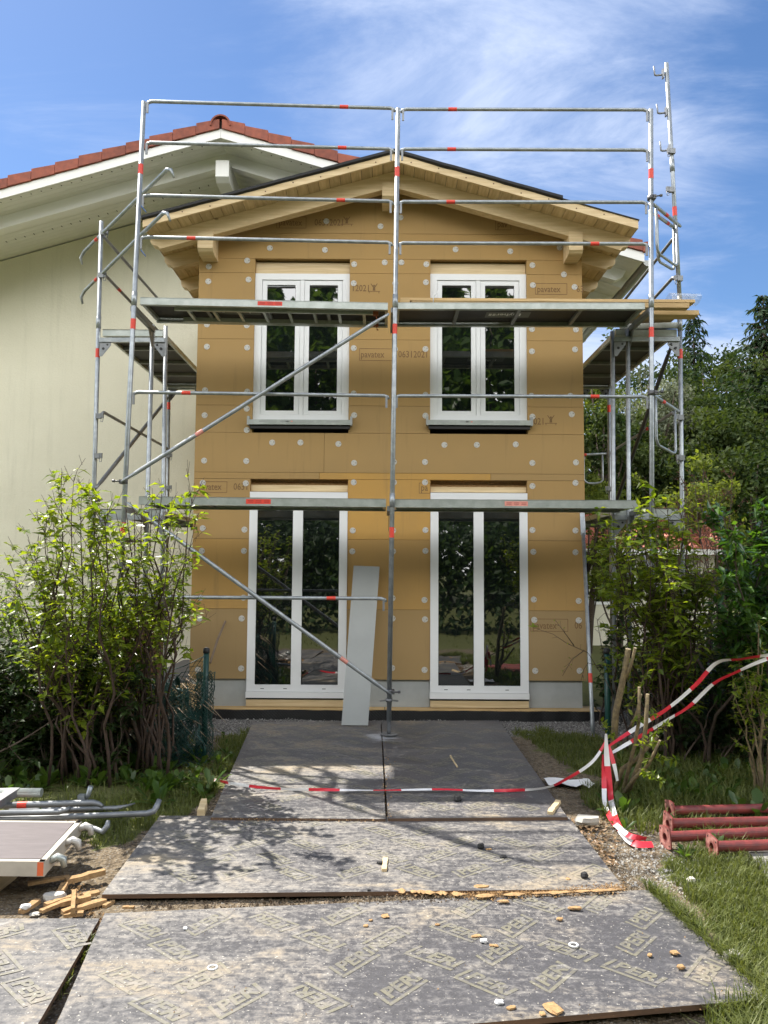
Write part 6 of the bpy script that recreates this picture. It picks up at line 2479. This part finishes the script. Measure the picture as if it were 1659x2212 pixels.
for tip in [(1600, 1430), (1650, 1400), (1620, 1470), (1690, 1430), (1640, 1340), (1585, 1500)]:
    b0 = G(1645 + rr.gauss(0, 14), 1715)
    st.append((V((b0.x, b0.y, -0.03)), P(tip[0], tip[1], b0.y - 0.1 + rr.gauss(0.0, 0.15))))
woody(s10, st, M_LF_YEL, M_CUTBARK, 11, 0.05, 9, 0.22, 0.35, 4, 0.013, True, 0.5, 0.2, 0.7, 0.8)
# long bare shoots that wander in front of the wall
sh = MB()
lf = MB()
root = shrub('bare_shoot', 'thin bare shoot with tiny leaves arching in front of the tan wall corner', None, G(1330, 1640))
for pts in (((1345, 1560, 6.9), (1320, 1490, 6.9), (1270, 1410, 6.85), (1225, 1390, 6.8), (1195, 1370, 6.8), (1150, 1355, 6.8)), ((1325, 1500, 6.9), (1300, 1400, 6.88), (1290, 1340, 6.85), (1305, 1325, 6.85), (1340, 1330, 6.9)),
            ((1300, 1440, 6.9), (1270, 1432, 6.85), (1262, 1445, 6.83), (1255, 1470, 6.8)), ((1240, 1395, 6.8), (1215, 1360, 6.8), (1200, 1340, 6.8)), ((1262, 1405, 6.85), (1235, 1425, 6.8), (1215, 1460, 6.8))):
    q = [P(*p) for p in pts]
    sh.tube(q, [.004 - .0025 * i / (len(q) - 1) for i in range(len(q))], 5)
    for k in range(7):
        p, d = at_path(q, rr.uniform(.3, .99))
        e = p + (d + rdir(rr)).normalized() * rr.uniform(.03, .08)
        sh.tube([p, e], [.0015, .001], 3)
        leaf(lf, e, rdir(rr), V((0, 0, 1)), .02, .012, rr.random())
q = P(1152, 1355, 6.8)
for k in range(3):
    leaf(lf, q, V((-1 + k, 0.2, .4)), V((0, -0.5, 1)), .05, .03, .7)
sh.build('branches', M_BARKR, root)
lf.build('foliage', M_LF_YEL, root)


# ------------------------------------------------------------------ trees
def broadleaf(name, label, x, y, h, rx, z0, lm, seed, ncl=60, nl=70, ls=0.2, group='trees beyond the garden', spread=0.26, bm=M_BARK, ry=None):
    rr = random.Random(seed)
    root = thing(name, label, 'tree', (x, y, 0), group)
    ry = ry or rx
    cz = (h + z0) / 2
    rz = (h - z0) / 2
    tr = MB()
    tr.tube([V((x, y, -0.1)), V((x + 0.1, y, cz * 0.5)), V((x + rr.uniform(-.3, .3), y + .3, cz)), V((x + .2, y + .4, h * 0.7))], [h * .018, h * .013, h * .006, h * .001], 8)
    lf = MB()
    for c in range(ncl):
        d = rdir(rr)
        d.normalize()
        k = rr.uniform(0.45, 1.0) ** 0.6 * (0.82 + 0.3 * mnoise.noise((d.x * 2 + seed, d.y * 2, d.z * 2)))
        cc = V((x + d.x * rx * k, y + d.y * ry * k, cz + d.z * rz * k))
        if c % 4 == 0:
            s0 = V((x, y, max(z0 * 0.6, cc.z - rz * 0.7)))
            tr.tube([s0, s0.lerp(cc, .5) + V((0, 0, -0.1)), cc], [h * .008, h * .005, h * .002], 5)
        rc = rx * spread * rr.uniform(0.6, 1.3)
        ca = rr.uniform(-0.38, 0.30)
        for _ in range(int(nl * 1.5 * rr.uniform(0.6, 1.3))):
            o = rdir(rr)
            o.normalize()
            q = cc + V((o.x, o.y, o.z * 0.7)) * rc * rr.random() ** 0.4
            leaf(lf, q, rdir(rr, -0.3), (o + V((0, 0, 0.8)) + rdir(rr) * 0.6), ls * rr.uniform(.6, 1.3), ls * .6 * rr.uniform(.7, 1.2), min(1, max(0, rr.random() * 0.7 + 0.15 + ca)))
    tr.build('trunk', bm, root)
    lf.build('crown', lm, root)
    return root


def spruce(name, label, x, y, h, rb, seed, group='trees beyond the garden', nwh=30, per=12, ls=0.34, droop=0.35):
    rr = random.Random(seed)
    root = thing(name, label, 'tree', (x, y, 0), group)
    tr, lf = MB(), MB()
    tr.tube([V((x, y, -0.1)), V((x, y, h * .5)), V((x, y, h))], [h * .016, h * .010, .01], 8)
    for w_ in range(nwh):
        t = (w_ + 0.5) / nwh
        z = h * (0.10 + 0.9 * t)
        Lb = rb * (1 - t) ** 0.85 + 0.12
        n = max(4, int(per * (1 - t * 0.5)))
        for k in range(n):
            an = 2 * math.pi * (k + rr.random() * .8) / n + w_
            ll = Lb * rr.uniform(.65, 1.15)
            d = V((math.cos(an), math.sin(an), 0))
            p0 = V((x, y, z + rr.uniform(-.15, .15)))
            p2 = p0 + d * ll + V((0, 0, -ll * droop * rr.uniform(.6, 1.3) + ll * .12))
            p1 = p0 + d * ll * .5 + V((0, 0, -ll * droop * .25))
            tr.tube([p0, p1, p2], [.03 * (1 - t) + .008, .015, .006], 4, caps=False)
            m_ = max(6, int(ll / ls * 5.5))
            ca = rr.uniform(-.2, .2)
            for j in range(m_):
                u = (j + rr.random()) / m_
                q = p0.lerp(p1, u * 2) if u < .5 else p1.lerp(p2, u * 2 - 1)
                sd_ = d.cross(V((0, 0, 1))) * rr.choice((-1, 1))
                ld_ = (d * rr.uniform(.2, .8) + sd_ * rr.uniform(.3, 1) + V((0, 0, rr.uniform(-.9, .05))))
                leaf(lf, q, ld_, V((0, 0, 1)) + rdir(rr) * .6, ls * rr.uniform(.6, 1.25), ls * .3, min(1, max(0, rr.random() * .7 + .15 + ca)), .25)
    tr.build('trunk', M_BARK, root)
    lf.build('crown', M_NEEDLE, root)
    return root


def tp(px, py, Y):
    p = P(px, py, Y)
    return p.x, p.z


GR = 'trees beyond the garden'
x, z = tp(1648, 640, 26)
spruce('spruce', 'tall dark spruce with drooping boughs rising highest at the edge of the wood', x, 26, z, 3.7, 1, nwh=44, per=14, ls=.34)
x, z = tp(1497, 672, 36)
spruce('spruce', 'dark spruce top seen just past the corner standard of the scaffold', x, 36, z, 3.6, 2, nwh=36, per=14, ls=.42)
x, z = tp(1740, 690, 33)
spruce('spruce', 'second dark spruce partly cut off by the picture edge', x, 33, z, 3.0, 5, nwh=32, ls=.36)
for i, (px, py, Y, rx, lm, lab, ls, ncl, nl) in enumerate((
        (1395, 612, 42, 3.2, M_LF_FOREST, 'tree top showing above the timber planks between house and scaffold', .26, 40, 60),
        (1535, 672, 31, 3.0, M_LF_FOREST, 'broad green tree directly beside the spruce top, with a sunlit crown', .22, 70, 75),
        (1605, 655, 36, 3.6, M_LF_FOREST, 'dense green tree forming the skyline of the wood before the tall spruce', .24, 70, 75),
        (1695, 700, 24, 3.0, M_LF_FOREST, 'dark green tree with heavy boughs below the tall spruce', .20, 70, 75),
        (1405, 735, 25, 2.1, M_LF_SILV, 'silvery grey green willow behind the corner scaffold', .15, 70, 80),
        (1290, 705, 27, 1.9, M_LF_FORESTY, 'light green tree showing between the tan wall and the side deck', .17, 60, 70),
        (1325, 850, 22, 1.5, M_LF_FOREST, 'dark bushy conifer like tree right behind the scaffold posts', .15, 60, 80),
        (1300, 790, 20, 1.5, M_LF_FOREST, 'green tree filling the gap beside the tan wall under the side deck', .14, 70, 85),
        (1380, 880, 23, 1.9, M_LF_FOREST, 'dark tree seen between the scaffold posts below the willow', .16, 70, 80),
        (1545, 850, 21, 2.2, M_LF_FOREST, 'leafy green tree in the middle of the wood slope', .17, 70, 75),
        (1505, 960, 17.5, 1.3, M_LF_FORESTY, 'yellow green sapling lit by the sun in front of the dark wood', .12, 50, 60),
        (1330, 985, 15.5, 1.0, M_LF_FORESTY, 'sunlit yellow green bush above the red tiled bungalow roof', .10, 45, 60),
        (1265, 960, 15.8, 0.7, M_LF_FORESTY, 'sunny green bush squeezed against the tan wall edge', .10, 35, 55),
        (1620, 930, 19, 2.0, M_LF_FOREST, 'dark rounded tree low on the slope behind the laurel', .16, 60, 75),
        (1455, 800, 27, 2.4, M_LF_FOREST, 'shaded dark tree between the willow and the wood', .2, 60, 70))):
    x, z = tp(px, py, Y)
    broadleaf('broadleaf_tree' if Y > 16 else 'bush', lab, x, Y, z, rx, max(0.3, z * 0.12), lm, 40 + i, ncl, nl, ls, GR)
# dark thicket closing the wood behind the single trees
b = MB()
rr = random.Random(77)
for _ in range(14000):
    y = rr.uniform(38, 45)
    x = rr.uniform(10.5, 32)
    hmax = 9.5 + 2.0 * mnoise.noise((x * .3, 0, 0)) + (x - 14) * 0.14
    p = V((x, y, rr.uniform(0, 1) ** 0.8 * hmax))
    leaf(b, p, rdir(rr, -.2), V((0, -0.4, 1)) + rdir(rr) * .7, rr.uniform(.35, .6), .34, rr.random() * .6)
tag(b.build('woodland', M_LF_FOREST), 'dark mass of woodland closing the view behind the single trees', None, None, 'stuff')
# wood on the other side of the garden, seen only as a reflection in the glass
b = MB()
for k in range(58):
    tx = -38 + 76 * (k % 29) / 28 + rr.uniform(-1, 1)
    ty = (-15 if k < 29 else -21) - rr.uniform(0, 4)
    th_ = rr.uniform(13.0, 16.0) + (3 if k >= 29 else 0)
    con = rr.random() < .5
    b.tube([V((tx, ty, -.1)), V((tx, ty, th_ * .9))], [.17, .03], 6, 1)
    for _ in range(1900):
        t = rr.random() ** .85
        z = th_ * (.03 + .97 * t)
        rad = (2.8 * (1 - t) + .15) if con else 2.7 * math.sqrt(max(.02, 1 - (2 * t - 1) ** 2))
        an = rr.uniform(0, 2 * math.pi)
        q = rad * rr.uniform(.3, 1.05)
        p = V((tx + q * math.cos(an), ty + q * math.sin(an), z))
        leaf(b, p, rdir(rr, -.3), V((0, 0, 1)) + rdir(rr) * .7, rr.uniform(.4, .8), .42, rr.random())
for _ in range(16000):
    x = rr.uniform(-14, 14)
    hm = 3.0 + .4 * mnoise.noise((x * .6, 3, 0))
    p = V((x, rr.uniform(-3.4, -1.9) + .3 * mnoise.noise((x * .8, 0, 5)), rr.uniform(0, 1) ** .9 * hm))
    leaf(b, p, rdir(rr, -.2), V((0, .5, .8)) + rdir(rr) * .7, rr.uniform(.12, .26), .13, rr.random(), .15, 2)
tag(b.build('woodland', [M_LF_MID, M_BARK, M_LF_DARK]), 'tall mixed wood at the other end of the garden mirrored in the glass', None, None, 'stuff')


# ------------------------------------------------------------------ grass and weeds
def blades(mb, poly, n, h0, h1, wd, rr, zf=0.0, clump=True, avoid=None):
    x0, x1 = min(p[0] for p in poly), max(p[0] for p in poly)
    y0, y1 = min(p[1] for p in poly), max(p[1] for p in poly)
    k = 0
    tries = 0
    while k < n and tries < n * 12:
        tries += 1
        x, y = rr.uniform(x0, x1), rr.uniform(y0, y1)
        if not inpoly(x + .12 * mnoise.noise((x * 5, y * 5, 2)), y + .12 * mnoise.noise((x * 5, y * 5, 6)), poly):
            continue
        if any(inpoly(x, y, q) for q in PANELS):
            continue
        dn = mnoise.noise((x * 3.1, y * 3.1, 40)) * .6 + mnoise.noise((x * 9, y * 9, 41)) * .5
        if clump and dn < rr.uniform(-.9, .25):
            continue
        k += 1
        h = rr.uniform(h0, h1) * (1 + .5 * dn)
        an = rr.uniform(0, 2 * math.pi)
        le = rr.uniform(.25, 1.0) * h
        d = V((math.cos(an), math.sin(an), 0))
        s = V((-d.y, d.x, 0)) * wd * rr.uniform(.6, 1.2) / 2
        p = V((x, y, gz(x, y) + zf))
        m_ = p + d * le * .35 + V((0, 0, h * .62))
        t = p + d * le + V((0, 0, h * rr.uniform(.7, 1.0)))
        a = min(1, max(0, rr.random() * .7 + .15 + dn * .3))
        o = len(mb.v)
        mb.v.extend([tuple(p - s), tuple(p + s), tuple(m_ + s * .8), tuple(m_ - s * .8), tuple(t)])
        mb.f.extend([[o, o + 1, o + 2, o + 3], [o + 3, o + 2, o + 4]])
        mb.m += [0, 0]
        mb.s += [False, False]
        mb.a += [a, a]


rr = random.Random(5)
g = MB()
blades(g, REG_RIGHT, 19000, .025, .085, .005, rr)
blades(g, gpoly([(1560, 2190), (1680, 2150), (1760, 2300), (1500, 2300)]), 1500, .05, .14, .006, rr)
blades(g, gpoly([(1330, 1700), (1425, 1715), (1430, 1800), (1380, 1800), (1355, 1750)]), 1300, .05, .18, .006, rr)
blades(g, gpoly([(1425, 1735), (1660, 1730), (1660, 1850), (1540, 1850), (1425, 1800)]), 2200, .04, .11, .006, rr)
blades(g, [(2.3, 1.6), (5.2, 1.6), (5.2, 6.4), (3.2, 6.4), (2.6, 4.6)], 6000, .04, .11, .008, rr)
blades(g, REG_MIDR, 3600, .03, .075, .007, rr)
blades(g, REG_LAWN, 9000, .05, .16, .008, rr)
blades(g, REG_LEFT, 4500, .02, .085, .006, rr)
blades(g, REG_BUSHL, 3000, .03, .11, .008, rr)
blades(g, gpoly([(1235, 1700), (1340, 1690), (1380, 1790), (1300, 1770)]), 1100, .03, .12, .006, rr)
blades(g, gpoly([(1400, 1925), (1455, 1960), (1560, 2080), (1650, 2150), (1640, 2165), (1540, 2090), (1430, 1975)]), 2200, .04, .12, .006, rr, .0, False)
blades(g, gpoly([(30, 2212), (200, 1995), (215, 2010), (90, 2212)]), 130, .03, .07, .005, rr)
blades(g, [(-25, -7), (25, -7), (25, 1.4), (-25, 1.4)], 5000, .05, .12, .02, rr)
tag(g.build('grass', M_GRASS), 'lush and patchy grass around the panels', None, None, 'stuff')
wd_ = MB()


def rosette(px, py, n, ln, zf=0.0):
    c = G(px, py)
    a0 = rr.random() * 6
    for k in range(n):
        an = a0 + 2 * math.pi * k / n + rr.uniform(-.4, .4)
        el = rr.uniform(.3, 1.3)
        d = V((math.cos(an) * math.cos(el), math.sin(an) * math.cos(el), math.sin(el)))
        l_ = ln * rr.uniform(.6, 1.15)
        b0 = V((c.x, c.y, gz(c.x, c.y) + zf))
        a = rr.random()
        s = d.cross(V((0, 0, 1))).normalized() * l_ * .14
        nn = s.cross(d).normalized()
        p1 = b0 + d * l_ * .4
        p2 = b0 + d * l_ * .75 - nn * 0.0 + V((0, 0, -l_ * .04))
        p3 = b0 + d * l_ + V((0, 0, -l_ * .16))
        wd_.add([b0 - s * .15, b0 + s * .15, p1 + s * .8, p1 - nn * l_ * .03, p1 - s * .8, p2 + s, p2 - nn * l_ * .03, p2 - s, p3],
                [(0, 1, 2, 3), (0, 3, 4), (3, 2, 5, 6), (4, 3, 6, 7), (6, 5, 8), (7, 6, 8)], 0, True, a)


for _ in range(95):
    rosette(rr.uniform(-40, 440), rr.uniform(1625, 1712), rr.randint(4, 7), rr.uniform(.10, .24))
for px, py, n, ln in ((345, 1735, 6, .25), (330, 1730, 5, .2), (455, 1700, 8, .2), (470, 1650, 7, .16), (500, 1640, 6, .12), (440, 1720, 6, .16), (30, 1752, 5, .13), (95, 1762, 4, .12), (60, 1770, 4, .1), (1360, 1700, 7, .2), (1345, 1760, 8, .2),
                     (1390, 1735, 7, .2), (1350, 1790, 7, .12), (1640, 1765, 6, .24), (1600, 1760, 5, .18), (1460, 1790, 6, .14), (1500, 1800, 6, .12), (1480, 1850, 7, .13), (1545, 1838, 6, .13), (1310, 1740, 6, .14), (1280, 1740, 6, .1)):
    rosette(px, py, n, ln)
for _ in range(110):
    rosette(rr.uniform(1330, 1680), rr.uniform(1625, 1735), rr.randint(4, 7), rr.uniform(.09, .2))
for _ in range(60):
    rosette(rr.uniform(330, 520), rr.uniform(1590, 1720), rr.randint(4, 6), rr.uniform(.05, .11))
tag(wd_.build('weeds', M_WEED), 'broad leaved dock and dandelion weeds under the shrubs', None, None, 'stuff')
# fallen dry leaves on the soil beside the path
dl = MB()
for _ in range(420):
    p = G(rr.uniform(1235, 1330), rr.uniform(1765, 1870), .012)
    leaf(dl, p, rdir(rr) * V((1, 1, .2)), V((0, 0, 1)) + rdir(rr) * .5, rr.uniform(.015, .04), .018, rr.random())
tag(dl.build('fallen_leaves', leafmat('dry_leaves', (0.14, 0.085, 0.045), (0.30, 0.19, 0.10), .1)), 'dry brown leaves and bark on the soil beside the dusty panel', None, None, 'stuff')
